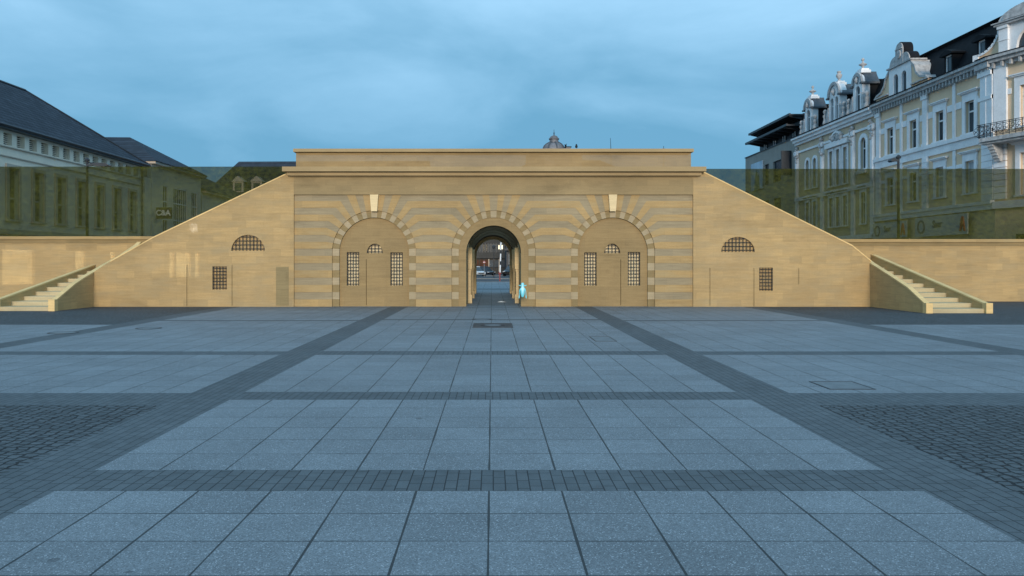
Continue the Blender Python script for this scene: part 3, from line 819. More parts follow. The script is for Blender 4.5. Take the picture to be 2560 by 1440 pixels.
# ---- yellow town house on the right (face x = 32)
XR = 32.0
ZC0, ZC1 = 14.0, 14.6
def yellow_house():
    root = thing('yellow_townhouse', (38, 52, 0), 'yellow town house with white trim, black mansard roof and big gables', 'house')
    y0, y1 = 50.9, 66.6
    f = Facade(XR, -1, root)
    wins = [64.2, 60.7, 57.1, 53.5]
    for yc in wins:
        f.window(yc, 1.0, 10.22, 12.35, sur=.34, hood=True, transom=.68)
        f.window(yc, 1.0, 6.2, 8.35, sur=.30, hood=True, transom=.7, pane='blind' if yc < 58 else 'glass')
        f.window(yc, 1.9, .3, 3.0, sur=.1, sill=False, transom=None, pane='glass', frame='darkmetal')
    f.wall('front_wall', y0, y1, -.5, ZC0, M['yellow'])
    part(root, 'house_body', M['yellow'], lambda m: m.box(32.45, 44, y0 + .01, y1 - .01, -.5, ZC1))
    def trim(m):
        B = f.box
        for ya, yb in zip([y1 + 0] + wins, wins + [52.0]):            # band between the windows, at mid height
            B(m, yb + .95, ya - .95 if ya != y1 else y1, 12.05, 12.5, .002, .06)
        for yc in (62.45, 55.3): B(m, yc - .17, yc + .17, 10.15, 14.0, .003, .10)
        for yc in (58.95, 66.1): B(m, yc - .32, yc + .32, 10.1, 14.0, .003, .14); B(m, yc - .42, yc + .42, 13.55, 13.98, .14, .22); B(m, yc - .4, yc + .4, 10.0, 10.3, .1, .2)
        B(m, 50.9, 52.15, 9.9, 14.0, .003, .20); B(m, 51.5, 51.58, 10.1, 13.9, .2, .23); B(m, 50.9, 52.3, 12.0, 12.25, .1, .26); B(m, 50.9, 52.3, 13.55, 14.0, .1, .3)
        B(m, y0, y1, 9.3, 9.85, .002, .12); B(m, y0, y1, 9.85, 10.12, .002, .24)
        B(m, y0, y1, 4.95, 5.3, .002, .2); B(m, y0, y1, 5.3, 5.5, .002, .3)
        for yc in (58.95, 66.1, 51.5):                                  # rusticated piers below
            w = .34 if yc != 51.5 else .58
            for k in range(9): B(m, yc - w, yc + w, 5.55 + k * .42, 5.55 + k * .42 + .38, .003, .16)
            B(m, yc - w - .03, yc + w + .03, 5.5, 9.3, .001, .1)
        for yc in (62.45, 55.3): B(m, yc - .17, yc + .17, 5.5, 9.3, .003, .08)
        for ya, yb in zip([y1] + wins, wins + [52.0]): B(m, yb + .85, (ya - .85 if ya != y1 else y1), 8.0, 8.25, .002, .05)
    part(root, 'white_trim', M['white'], trim)
    def corn(m):
        f.box(m, y0, y1, 13.98, 14.2, .0, .18); f.box(m, y0, y1, 14.2, 14.42, -.2, .42); f.box(m, y0, y1, 14.42, 14.6, -.2, .6)
        f.box(m, 50.9, 52.3, 14.0, 14.35, .0, .5)
        y = y0 + .2
        while y < y1: f.box(m, y, y + .14, 13.86, 14.2, .002, .36); y += .42
    part(root, 'cornice', M['ornament'], corn)
    def gut(m): f.box(m, y0, y1, 14.6, 14.68, -.15, .63)
    part(root, 'gutter', M['slateblack'], gut)
    def roof(m):
        m.prism(lambda a, b, d: (a, d, b), [(32.15, 14.62), (33.45, 17.45), (33.2, 17.62), (44, 18.3), (44, 14.62)], y0, y1)
    rf = part(root, 'mansard_roof', M['slateblack'], roof)
    for yc in (56.2, 52.4):                                            # small dormers
        def d(m):
            m.box(32.05, 33.4, yc - .5, yc - .38, 14.7, 16.1); m.box(32.05, 33.4, yc + .38, yc + .5, 14.7, 16.1)
            m.box(31.85, 33.6, yc - .75, yc + .75, 16.1, 16.22); m.prism(lambda a, b, q: (q, a, b), [(yc - .75, 16.22), (yc + .75, 16.22), (yc, 16.5)], 31.85, 33.6)
        q = part(root, 'roof_dormer', M['slateblack'], d)
        w = part(q, 'dormer_window', M['white'], lambda m: m.prism(YZ, opening(yc, .76, 14.75, 16.1), 32.12, 32.2, [opening(yc, .56, 14.85, 16.0)]))
        w['label'] = 'white framed dormer window'
        part(w, 'pane', M['glass'], lambda m: m.prism(YZ, opening(yc, .76, 14.75, 16.1), 32.17, 32.19))
    # gable with a trefoil top
    yc = 62.3
    gb = part(root, 'trefoil_gable', M['white'], lambda m: m.prism(YZ, [(yc - 1.7, 14.65), (yc + 1.7, 14.65), (yc + 1.7, 16.9), (yc - 1.7, 16.9)], 31.75, 33.6,
              [opening(yc - .62, .72, 14.75, 16.35, True), opening(yc + .62, .72, 14.75, 16.35, True)]))
    part(gb, 'gable_cap', M['ornament'], lambda m: (m.box(31.6, 32.9, yc - 1.85, yc + 1.85, 16.9, 17.02),
        m.prism(YZ, arc(yc - .82, 17.02, .70, 0, 180, 12), 31.7, 32.1), m.prism(YZ, arc(yc + .82, 17.02, .70, 0, 180, 12), 31.7, 32.1),
        m.prism(YZ, [(yc - .56, 17.02), (yc + .56, 17.02)] + arc(yc, 18.08, .56, 0, 180, 12), 31.68, 32.12)))
    part(gb, 'cap_flashing', M['slateblack'], lambda m: (m.prism(YZ, arc(yc - .82, 17.03, .75, 0, 180, 12), 31.78, 32.5), m.prism(YZ, arc(yc + .82, 17.03, .75, 0, 180, 12), 31.78, 32.5),
        m.prism(YZ, [(yc - .61, 17.03), (yc + .61, 17.03)] + arc(yc, 18.1, .61, 0, 180, 12), 31.76, 32.5)))
    part(gb, 'carved_shield', M['ornament'], lambda m: (m.prism(YZ, arc(yc, 17.75, .34, 0, 360, 12)[:-1], 31.6, 31.69), m.box(31.61, 31.69, yc - .5, yc + .5, 18.12, 18.2)))
    part(gb, 'pane', M['glass'], lambda m: (m.prism(YZ, opening(yc - .62, .74, 14.7, 16.36, True), 31.95, 32.0), m.prism(YZ, opening(yc + .62, .74, 14.7, 16.36, True), 31.95, 32.0)))
    for sg in (-1, 1):
        pts = [(yc + sg * 1.7, 14.65), (yc + sg * 4.0, 14.65), (yc + sg * 3.8, 15.2), (yc + sg * 3.0, 15.35), (yc + sg * 2.45, 15.75), (yc + sg * 2.2, 16.3), (yc + sg * 1.7, 16.7)]
        part(gb, 'volute', M['yellow'], lambda m: m.prism(YZ, pts, 31.8, 33.0))
        part(gb, 'volute_coping', M['ornament'], lambda m: (m.prism(YZ, [(yc + sg * a, b) for a, b in ((4.05, 15.05), (3.75, 15.3), (3.0, 15.45), (2.5, 15.85), (2.25, 16.4), (1.72, 16.85), (1.72, 16.65), (2.15, 16.25), (2.4, 15.7), (2.95, 15.3), (3.8, 15.12))], 31.68, 33.05),
            m.box(31.66, 31.82, yc + sg * 1.72, yc + sg * 4.05, 14.98, 15.08)))
    # corner section at the frame edge, turned a little towards the square, with an arched gable
    ang = R(18); cA, sA = math.cos(ang), math.sin(ang)
    MB.xf = lambda v: (XR + (50.9 - v[1]) * sA + (v[0] - XR) * cA, 50.9 - (50.9 - v[1]) * cA + (v[0] - XR) * sA, v[2])
    q0, q1 = 44.5, 50.9
    yc = 48.0
    f2 = Facade(XR, -1, root)
    f2.window(yc, 2.3, 9.95, 12.45, sur=.36, hood=True, transom=.74)
    f2.window(yc, 2.3, 5.7, 8.3, sur=.3, hood=True, transom=.75, pane='blind')
    f2.window(yc, 2.6, .3, 3.2, sur=.1, sill=False, transom=None, frame='darkmetal')
    f2.wall('corner_wall', q0, q1 - .01, -.5, ZC0, M['yellow'])
    part(root, 'corner_body', M['yellow'], lambda m: m.box(32.45, 36, q0 + .01, q1 - .2, -.5, ZC1))
    def trim2(m):
        B = f2.box
        B(m, 50.0, 50.88, 9.9, 14.0, .003, .16); B(m, q0, q1 - .01, 9.2, 9.5, .002, .12); B(m, q0, q1 - .01, 4.95, 5.4, .002, .25)
        B(m, 49.75, 50.0, 12.05, 12.4, .002, .06); B(m, q0, 46.2, 12.05, 12.4, .002, .06)
        for k in range(9): B(m, 50.05, 50.88, 5.55 + k * .4, 5.55 + k * .4 + .36, .003, .15)
    part(root, 'corner_trim', M['white'], trim2)
    def corn2(m):
        f2.box(m, q0, q1 + .1, 13.98, 14.2, .0, .18); f2.box(m, q0, q1 + .15, 14.2, 14.42, -.2, .42); f2.box(m, q0, q1 + .2, 14.42, 14.6, -.2, .6)
        y = q0 + .2
        while y < q1: f2.box(m, y, y + .14, 13.86, 14.2, .002, .36); y += .6
    part(root, 'corner_cornice', M['ornament'], corn2)
    part(root, 'corner_gutter', M['slateblack'], lambda m: f2.box(m, q0, q1 + .2, 14.6, 14.66, -.15, .62))
    hw = 2.3
    gb2 = part(root, 'arched_gable', M['white'], lambda m: m.prism(YZ, [(yc - hw, 14.6), (yc + hw, 14.6), (yc + hw, 16.35), (yc - hw, 16.35)], 31.75, 33.4, [opening(yc, 2.5, 14.75, 16.05, True)]))
    part(gb2, 'pane', M['glass'], lambda m: m.prism(YZ, opening(yc, 2.52, 14.7, 16.07, True), 31.95, 32.0))
    part(gb2, 'gable_cornice', M['ornament'], lambda m: (m.box(31.45, 33.6, yc - hw - .25, yc + hw + .25, 16.35, 16.48), m.box(31.35, 33.6, yc - hw - .35, yc + hw + .35, 16.48, 16.55),
        m.prism(YZ, [(yc + (hw + .05) * math.cos(R(t)), 16.55 + .88 * math.sin(R(t))) for t in range(0, 181, 12)], 31.6, 33.4), m.prism(YZ, [(yc + (hw - .3) * math.cos(R(t)), 16.65 + .62 * math.sin(R(t))) for t in range(0, 181, 15)], 31.53, 31.61)))
    for sg in (-1, 1):
        a, b = sorted((yc + sg * (hw - .6), yc + sg * (hw + .02)))
        part(gb2, 'gable_pilaster', M['white'], lambda m: (m.box(31.6, 31.75, a, b, 14.62, 16.35), m.box(31.56, 31.75, a - .03, b + .03, 15.4, 15.45), m.box(31.5, 31.75, a - .05, b + .05, 16.15, 16.34)))
        pts = [(yc + sg * hw, 14.6), (yc + sg * (hw + 1.7), 14.6), (yc + sg * (hw + 1.7), 14.85)] + [(yc + sg * (hw + .1 + 1.55 * (1 - math.sin(R(t)))), 14.85 + 1.5 * (1 - math.cos(R(t)))) for t in range(10, 91, 10)]
        part(gb2, 'curved_shoulder', M['yellow'], lambda m: m.prism(YZ, pts, 31.85, 33.0))
        def cur2(m):
            q = [(yc + sg * (hw + .1 + 1.55 * (1 - math.sin(R(t)))), 14.85 + 1.5 * (1 - math.cos(R(t)))) for t in range(0, 91, 10)]
            for (a, b), (c, d) in zip(q, q[1:]): m.prism(YZ, [(a, b), (c, d), (c + sg * .12, d + .1), (a + sg * .05, b + .15)], 31.75, 33.05)
            m.box(31.75, 33.0, yc + sg * (hw + 1.6), yc + sg * (hw + 2.0), 14.62, 15.0)
        part(gb2, 'shoulder_coping', M['white'], cur2)
    part(root, 'corner_roof', M['slateblack'], lambda m: m.prism(lambda a, b, d: (a, d, b), [(32.2, 14.62), (33.45, 17.3), (37, 17.9), (37, 14.62)], q0, q1 - .02))
    bal = part(root, 'balcony', M['ornament'], lambda m: (f2.box(m, 44.6, 50.95, 9.12, 9.36, .2, 1.3), f2.box(m, 44.7, 51.1, 8.98, 9.12, .2, 1.15),
               [f2.box(m, q - .2, q + .2, 7.9 + k * .18, 8.08 + k * .18, .2, .45 + .12 * k) for q in (50.4, 45.8) for k in range(6)]))
    def rail(m):
        d = 1.24
        for z in (9.45, 10.1, 10.2): f2.box(m, 44.6, 51.15, z, z + .035, d - .03, d); f2.box(m, 51.11, 51.15, z, z + .035, .2, d)
        y = 44.7
        while y < 51.1:
            f2.box(m, y, y + .03, 9.37, 10.2, d - .03, d)
            for (cy, cz, r) in ((y + .2, 9.66, .13), (y + .2, 9.93, .11), (y + .33, 9.8, .08)):
                m.tube([(f2.x(d - .015), cy + r * math.cos(R(t)), cz + r * math.sin(R(t))) for t in range(0, 331, 30)], .016, 5)
            y += .42
        for q in (.4, .7, 1.0): f2.box(m, 51.11, 51.14, 9.37, 10.2, q, q + .03)
    part(bal, 'iron_railing', M['iron'], rail)
    MB.xf = None
    return f, root
fy, yhouse = yellow_house()
# bank banners on the yellow house
def banner(ya, yb, z0, z1, label, txt):
    root = thing('shop_sign', (31.6, (ya + yb) / 2, z0), label, 'sign', 'signs over the shop windows')
    part(root, 'sign_board', M['bannergrey'], lambda m: m.box(31.62, 31.68, ya, yb, z0, z1))
    h = z1 - z0
    def em(m):
        o_ = arc(yb - h * .62, (z0 + z1) / 2, h * .36, 0, 360, 20)[:-1]; i_ = arc(yb - h * .62, (z0 + z1) / 2, h * .27, 0, 360, 20)[:-1]
        m.prism(YZ, o_, 31.57, 31.615, [i_])
    part(root, 'ring_emblem', M['bluesign'], em)
    text('lettering', txt, h * .5, (31.6, (ya + yb) / 2 + .3, (z0 + z1) / 2 + h * .08), (R(90), 0, R(-90)), M['bluesign'], root, .01)
    part(root, 'red_emblem', M['orangered'], lambda m: m.prism(YZ, [(ya + .9, z0 + h * .15), (ya + .7, z0 + h * .15), (ya + .55, z0 + h * .5), (ya + .4, z0 + h * .15), (ya + .2, z0 + h * .15), (ya + .45, z0 + h * .85), (ya + .65, z0 + h * .85)], 31.57, 31.615))
M['bluesign'] = plain('blue lettering', (.03, .06, .14), .5); M['orangered'] = plain('orange red emblem', (.55, .10, .04), .5)
banner(61.0, 66.4, 3.5, 4.75, 'pale bank sign with ring emblem, farther one on the yellow house', 'Saar')
banner(53.2, 59.8, 3.45, 4.85, 'pale bank sign with ring emblem, nearer one on the yellow house', 'Saar')

# ---- ornate house with dormers and finials
def ornate_house():
    root = thing('ornate_house', (38, 75, 0), 'ornate ochre house with stucco ornament and finials on its dormers', 'house')
    y0, y1 = 66.65, 84.0
    f = Facade(XR - .05, -1, root)
    for yc in (80.9, 79.1): f.window(yc, .85, 9.0, 11.9, True, sur=.28, transom=.62, mull=False)
    for yc in (75.3, 73.8, 72.3): f.window(yc, .8, 8.7, 12.0, False, sur=.24, transom=.7)
    f.window(68.75, 1.0, 9.6, 12.3, True, sur=.36, transom=.66, hood=None)
    for yc in (80.9, 79.1, 75.3, 73.8, 72.3, 68.75): f.window(yc, .85, 4.9, 7.6, False, sur=.2, hood=True, transom=.68)
    for yc in (80, 74, 69): f.window(yc, 2.4, .2, 3.0, sur=.1, sill=False, transom=None, frame='darkmetal')
    f.wall('front_wall', y0, y1, -.5, ZC0, M['olive'])
    part(root, 'house_body', M['olive'], lambda m: m.box(32.4, 44, y0 + .01, y1 - .01, -.5, ZC1))
    def trim(m):
        B = f.box
        for yc in (83.6, 77.2, 70.6, 67.0):
            B(m, yc - .32, yc + .32, 3.9, 13.2, .002, .16); B(m, yc - .2, yc + .2, 8.4, 12.6, .16, .22); B(m, yc - .42, yc + .42, 12.7, 13.1, .1, .3)
        B(m, y0, y1, 12.9, 13.1, .002, .12); B(m, y0, y1, 7.9, 8.3, .002, .2); B(m, y0, y1, 3.6, 3.95, .002, .3)
        B(m, 71.5, 76.2, 12.3, 12.75, .002, .3); B(m, 67.9, 69.6, 9.2, 9.45, .002, .3)
        f.poly(m, [(73.8 + 1.25 * math.cos(R(t)), 12.75 + .95 * math.sin(R(t))) for t in range(0, 181, 15)], .003, .28, [[(73.8 + 1.0 * math.cos(R(t)), 12.8 + .7 * math.sin(R(t))) for t in range(0, 181, 20)]])
    part(root, 'white_trim', M['white'], trim)
    rr = random.Random(4)
    def lump(m, y, z, r, d=.2): m.lathe(f.x(d * .4), y, [(r * .3, z - r), (r * .9, z - r * .45), (r, z), (r * .75, z + r * .5), (r * .2, z + r)], 7)
    for yc in (83.6, 77.2, 70.6, 67.0):
        part(root, 'stucco_ornament', M['ornament'], lambda m: [lump(m, yc + rr.uniform(-.25, .25), 12.0 + k * .24, rr.uniform(.16, .24), .4) for k in range(7)])
    part(root, 'stucco_crest', M['ornament'], lambda m: [lump(m, 73.8 + rr.uniform(-1.1, 1.1), 12.75 + rr.uniform(0, .6), rr.uniform(.12, .26), .5) for k in range(13)])
    def corn(m):
        f.box(m, y0, y1, 13.75, 14.0, .0, .2); f.box(m, y0, y1, 14.0, 14.3, -.2, .4); f.box(m, y0, y1, 14.3, 14.5, -.2, .6)
    part(root, 'cornice', M['white'], corn)
    part(root, 'gutter', M['slateblack'], lambda m: f.box(m, y0, y1, 14.5, 14.6, -.15, .64))
    part(root, 'mansard_roof', M['slateblack'], lambda m: m.prism(lambda a, b, d: (a, d, b), [(32.2, 14.5), (33.3, 17.2), (44, 17.9), (44, 14.5)], y0, y1))
    for yc, w, kind, nwin in ((80.2, 1.75, 0, 1), (74.1, 2.35, 1, 2), (69.35, 1.75, 0, 1)):
        hw = w / 2; big = nwin == 2
        opn = [opening(yc + q, .62 if big else .8, 14.75, 16.85, True) for q in ((-.5, .5) if big else (0,))]
        dm = part(root, 'dormer', M['white'], lambda m: m.prism(YZ, [(yc - hw, 14.55), (yc + hw, 14.55), (yc + hw, 17.0)] + [(yc + hw * math.cos(R(t)), 17.0 + hw * .98 * math.sin(R(t))) for t in range(15, 166, 15)] + [(yc - hw, 17.0)], 31.7, 32.35, opn))
        part(dm, 'dormer_cheek', M['slateblack'], lambda m: m.box(32.36, 33.9, yc - hw + .1, yc + hw - .1, 14.5, 17.3))
        part(dm, 'dormer_roof', M['zinc'], lambda m: (m.prism(YZ, [(yc - hw - .22, 17.0), (yc + hw + .22, 17.0), (yc + hw * .62, 17.75), (yc + .45, 18.0), (yc - .45, 18.0), (yc - hw * .62, 17.75)], 31.95, 33.1),
             m.box(31.5, 33.1, yc - hw - .25, yc - hw + .12, 16.85, 17.0), m.box(31.5, 33.1, yc + hw - .12, yc + hw + .25, 16.85, 17.0)))
        part(dm, 'pane', M['glass'], lambda m: [m.prism(YZ, opening(yc + q, .66 if big else .84, 14.7, 16.87, True), 31.92, 31.97) for q in ((-.5, .5) if big else (0,))])
        part(dm, 'glazing_bar', M['white'], lambda m: [m.box(31.86, 31.92, yc + q - .42, yc + q + .42, 16.1, 16.18) for q in ((-.5, .5) if big else (0,))])
        part(dm, 'arched_moulding', M['ornament'], lambda m: (m.prism(YZ, [(yc + (hw + .12) * math.cos(R(t)), 17.0 + (hw + .1) * math.sin(R(t))) for t in range(0, 181, 15)] + [(yc + (hw - .16) * math.cos(R(t)), 17.0 + (hw - .2) * math.sin(R(t))) for t in range(180, -1, -15)], 31.55, 31.72),
             m.lathe(31.66, yc, [(.05, 17.0), (.2, 17.15), (.24, 17.35), (.15, 17.6), (.03, 17.7)], 8)))
        for sg in (-1, 1):
            pts = [(yc + sg * hw, 14.55), (yc + sg * (hw + .75), 14.55), (yc + sg * (hw + .7), 14.9), (yc + sg * (hw + .4), 15.1), (yc + sg * (hw + .3), 15.6), (yc + sg * (hw + .12), 15.95), (yc + sg * hw, 16.1)]
            part(dm, 'scroll', M['ornament'], lambda m: m.prism(YZ, pts, 31.6, 32.1))
            part(dm, 'carved_figure', M['ornament'], lambda m: m.lathe(31.7, yc + sg * (hw + .85), [(.2, 14.55), (.24, 14.8), (.14, 15.15), (.2, 15.4), (.2, 15.55), (.08, 15.6), (.17, 15.75), (.2, 15.9), (.12, 16.05), (.02, 16.1)], 10))
        part(dm, 'finial_base', M['white'], lambda m: (m.box(31.75, 32.6, yc - .55, yc + .55, 17.9, 18.15), m.box(31.85, 32.5, yc - .42, yc + .42, 18.15, 18.3)))
        finial(32.15, yc, 18.3, 1.0, 'finial', dm, kind)
ornate_house()

# ---- modern stone building with overhanging eaves
def modern():
    root = thing('modern_stone_building', (38, 93, 0), 'grey stone building with dark penthouse and wide overhanging eaves', 'building')
    y0, y1 = 84.2, 101.0
    f = Facade(XR, -1, root)
    for yc, w in ((93.2, 1.4), (89.8, 2.4)):
        f.window(yc, w, 10.6, 13.0, sur=0, sill=False, transom=None, frame='darkmetal')
        f.window(yc, w, 6.4, 8.8, sur=0, sill=False, transom=None, frame='darkmetal')
    f.window(96.5, 4, 3, 7.5, sur=0, sill=False, transom=None, frame='darkmetal')
    f.wall('front_wall', y0, y1, -.5, 14.7, M['stonefacade'])
    part(root, 'building_body', M['stonefacade'], lambda m: m.box(32.4, 46, y0 + .02, y1 - .02, -.5, 14.6))
    part(root, 'parapet_cap', M['darkmetal'], lambda m: m.box(31.9, 46, y0, y1 + .05, 14.7, 14.8))
    part(root, 'penthouse', M['darkmetal'], lambda m: m.box(32.8, 46, y0 + .1, 98, 14.6, 17.3))
    part(root, 'penthouse_window', M['glass'], lambda m: [m.box(32.7, 32.78, y - .5, y + .5, 15.0, 15.7) for y in (86.5, 89.5, 92.5, 95.6)])
    part(root, 'window_frame', M['white'], lambda m: [m.box(32.62, 32.72, y + d - .04, y + d + .04, 15.0, 15.7) for y in (86.5, 89.5, 92.5, 95.6) for d in (-.3, .3)])
    def eave(m, z, x0, ya, yb, n):
        m.box(x0, 46, ya, yb, z, z + .16); m.box(x0 - .05, x0 + .12, ya - .05, yb + .05, z - .02, z + .22)
        for i in range(n): y = ya + (yb - ya) * (i + .5) / n; m.prism(XZ, [(x0 + .1, z), (33, z), (33, z - .45), (x0 + .1, z - .08)], y - .1, y + .1)
    part(root, 'upper_eave', M['darkmetal'], lambda m: eave(m, 17.05, 31.3, y0, 97.5, 17))
    part(root, 'lower_eave', M['darkmetal'], lambda m: eave(m, 15.95, 31.0, y0, 97.8, 8))
    po = part(root, 'poster', M['poster'], lambda m: m.box(31.85, 31.95, 94.2, 98.4, 10.3, 13.6))
    part(po, 'poster_figure', M['posterfig'], lambda m: m.prism(YZ, [(95.2, 10.3), (97.0, 10.3), (96.7, 11.8), (96.2, 12.7), (95.8, 11.7), (95.5, 12.1)], 31.8, 31.86))
    part(root, 'wall_sign', M['darkmetal'], lambda m: m.box(30.9, 31.95, 85.4, 85.6, 10.9, 13.5))
M['posterfig'] = plain('poster green', (.12, .2, .16), .7)
modern()

# ---- left building with attic louvres
XL = -30.0
def left_building():
    root = thing('cream_hall', (-36, 56, 0), 'long cream building with slate hip roof and a row of small attic louvres', 'building')
    y0, y1 = 38.0, 68.7
    f = Facade(XL, 1, root)
    yc = 44.55
    tall = []
    while yc < 68: tall.append(yc); yc += 2.772
    for q in tall: f.window(q, 1.12, 4.2, 7.45, sur=.22, transom=.42, mull=True, hood=None, frame='creamdark', recess=.2)
    att = [49.56 + 1.37 * k for k in range(-7, 14)]
    for q in att: f.holes.append(opening(q, .86, 8.82, 9.58))
    lit = [(49.0, 52.5), (57.6, 59.1), (62.9, 63.7), (65.7, 67.5)]
    shop = MB(); litm = MB()
    for a, b in lit:
        f.holes.append([(a, .15), (b, .15), (b, 2.35), (a, 2.35)]); f.box(litm, a, b, .15, 2.35, -.25, -.2)
    f.wall('front_wall', y0, y1, -.5, 9.72, M['cream'])
    litm.build('lit_shop_window', M['litshop'], root)
    part(root, 'building_body', M['creamdark'], lambda m: m.box(-44, -30.42, y0, y1 - .01, -.5, 9.7))
    def louv(m, q):
            for k in range(6): m.solid([(f.x(-.28), q - .42, 8.84 + k * .125), (f.x(-.2), q - .42, 8.80 + k * .125), (f.x(-.2), q + .42, 8.80 + k * .125), (f.x(-.28), q + .42, 8.84 + k * .125),
                 (f.x(-.28), q - .42, 8.88 + k * .125), (f.x(-.2), q - .42, 8.84 + k * .125), (f.x(-.2), q + .42, 8.84 + k * .125), (f.x(-.28), q + .42, 8.88 + k * .125)],
                 [(0, 1, 2, 3), (7, 6, 5, 4), (0, 4, 5, 1), (1, 5, 6, 2), (2, 6, 7, 3), (3, 7, 4, 0)])
    for q in att:
        lv = part(root, 'attic_louvre', M['cream'], lambda m: louv(m, q))
        part(lv, 'louvre_back', M['slot'], lambda m: f.box(m, q - .43, q + .43, 8.82, 9.58, -.36, -.34))
    part(root, 'string_course', M['creamdark'], lambda m: (f.box(m, y0, y1, 8.66, 8.72, .0, .12), f.box(m, y0, y1, 8.08, 8.14, .0, .1), f.box(m, y0, y1, 3.3, 3.6, 0, .15)))
    part(root, 'corner_pilaster', M['cream'], lambda m: m.box(-30.3, -29.85, 68.72, 70.0, -.3, 8.9))
    part(root, 'eave_gutter', M['darkmetal'], lambda m: (f.box(m, y0, y1 + .3, 9.72, 9.95, -.3, .45), m.tube([(f.x(.5), y0, 9.9), (f.x(.5), y1 + .35, 9.9)], .09, 8)))
    part(root, 'downpipe', M['darkmetal'], lambda m: m.tube([(f.x(.12), 68.3, 9.8), (f.x(.12), 68.3, 0)], .06, 8))
    ax, az = -36.4, 14.95
    e = -29.55
    def roof(m):
        ya, yb = y0, y1 + .45
        v = [(e, ya, 9.9), (e, yb, 9.9), (-43.3, yb, 9.9), (-43.3, ya, 9.9), (ax, ya, az), (ax, 62.4, az)]
        m.solid(v, [(0, 1, 5, 4), (1, 2, 5), (2, 3, 4, 5), (3, 0, 4), (3, 2, 1, 0)])
    part(root, 'hip_roof', M['slate'], roof)
    part(root, 'ridge_tile', M['darkmetal'], lambda m: (m.tube([(ax, y0, az), (ax, 62.4, az + .02)], .1, 6), m.tube([(ax, 62.4, az), (e, y1 + .45, 9.95)], .09, 6)))
    part(root, 'striped_awning', M['louvre'], lambda m: [m.solid([(-29.95, a, 3.25), (-29.95, a + .3, 3.25), (-27.6, a + .3, 2.55), (-27.6, a, 2.55)], [(0, 1, 2, 3)]) for a in [46 + .5 * k for k in range(34)]])
left_building()
def ca_building():
    root = thing('department_store', (-37, 76, 0), 'cream store with grid windows and slate pyramid roof behind the long hall', 'building')
    y0, y1 = 70.1, 82.0
    f = Facade(XL + .15, 1, root)
    for q, w in ((76.6, 3.2), (80.2, 1.4), (73.1, 1.0)):
        f.holes.append([(q - w / 2, 3.9), (q + w / 2, 3.9), (q + w / 2, 8.6), (q - w / 2, 8.6)])
        m = MB(); n = max(2, int(w / .42))
        for i in range(n + 1): f.box(m, q - w / 2 + w * i / n - .03, q - w / 2 + w * i / n + .03, 3.9, 8.6, -.1, -.04)
        for z in (3.95, 5.5, 7.1, 8.55): f.box(m, q - w / 2, q + w / 2, z - .05, z + .05, -.12, -.02)
        fr = m.build('grid_window', M['white'], root)
        part(fr, 'pane', M['glass'], lambda p: f.box(p, q - w / 2, q + w / 2, 3.9, 8.6, -.24, -.18))
    litm = MB()
    for a, b in ((70.6, 71.6), (73.4, 75.2), (75.6, 79.3), (80.4, 81.7)):
        f.holes.append([(a, .15), (b, .15), (b, 2.5), (a, 2.5)]); f.box(litm, a, b, .15, 2.5, -.25, -.2)
    f.wall('front_wall', y0, y1, -.6, 10.2, M['cream'])
    litm.build('lit_shop_window', M['litshop'], root)
    part(root, 'building_body', M['creamdark'], lambda m: m.box(-45, -30.3, y0 + .01, y1, -.6, 10.15))
    part(root, 'eave', M['creamdark'], lambda m: (f.box(m, y0 - .3, y1 + .3, 10.2, 10.4, -15.4, .5)))
    part(root, 'pyramid_roof', M['slate'], lambda m: m.solid([(-29.2, y0 - .45, 10.41), (-29.2, y1 + .45, 10.41), (-45.5, y1 + .45, 10.41), (-45.5, y0 - .45, 10.41), (-34.4, 76, 13.45), (-40.5, 76, 13.5)], [(0, 1, 4), (1, 2, 5, 4), (2, 3, 5), (3, 0, 4, 5), (3, 2, 1, 0)]))
    sg = thing('shop_sign', (-29.2, 71.2, 5.4), 'dark projecting shop sign with white letters C&A', 'sign')
    part(sg, 'sign_board', M['signdark'], lambda m: m.box(-29.95, -28.5, 71.1, 71.3, 5.45, 6.45))
    text('lettering', 'C&A', .68, (-29.22, 71.08, 5.95), (R(90), 0, 0), M['signwhite'], sg, .015, .95, 1.0)
    sg2 = thing('shop_sign', (-29.7, 79.8, 3.0), 'white letters C&A flat on the store front above its entrance', 'sign')
    text('lettering', 'C&A', 1.1, (-29.75, 79.9, 5.0), (R(90), 0, R(90)), M['litsign'], sg2, .03, .95, .8)
M['litsign'] = emit('lit sign letters', (1.0, .95, .85), 9.0)
ca_building()
def low_building():
    root = thing('low_shop_building', (-37, 91, 0), 'lower cream shop building beyond the department store', 'building')
    f = Facade(XL + .1, 1, root); y0, y1 = 82.4, 106.0
    for q in (85.5, 89.2, 92.9, 97.2, 101.5): f.window(q, 1.9, 4.0, 7.0, sur=.15, transom=.5, mull=True, frame='creamdark')
    f.wall('front_wall', y0, y1, -.8, 8.75, M['cream'])
    part(root, 'building_body', M['creamdark'], lambda m: m.box(-44, -30.3, y0 + .01, y1, -.8, 8.7))
    part(root, 'eave', M['yellow'], lambda m: f.box(m, y0, y1, 8.75, 8.95, -.3, .5))
    part(root, 'pitched_roof', M['slate'], lambda m: m.solid([(-29.3, y0, 8.96), (-29.3, y1, 8.96), (-44, y1, 8.96), (-44, y0, 8.96), (-36.6, y0 + 3, 12.3), (-36.6, y1 - 3, 12.3)], [(0, 1, 5, 4), (1, 2, 5), (2, 3, 4, 5), (3, 0, 4), (3, 2, 1, 0)]))
low_building()
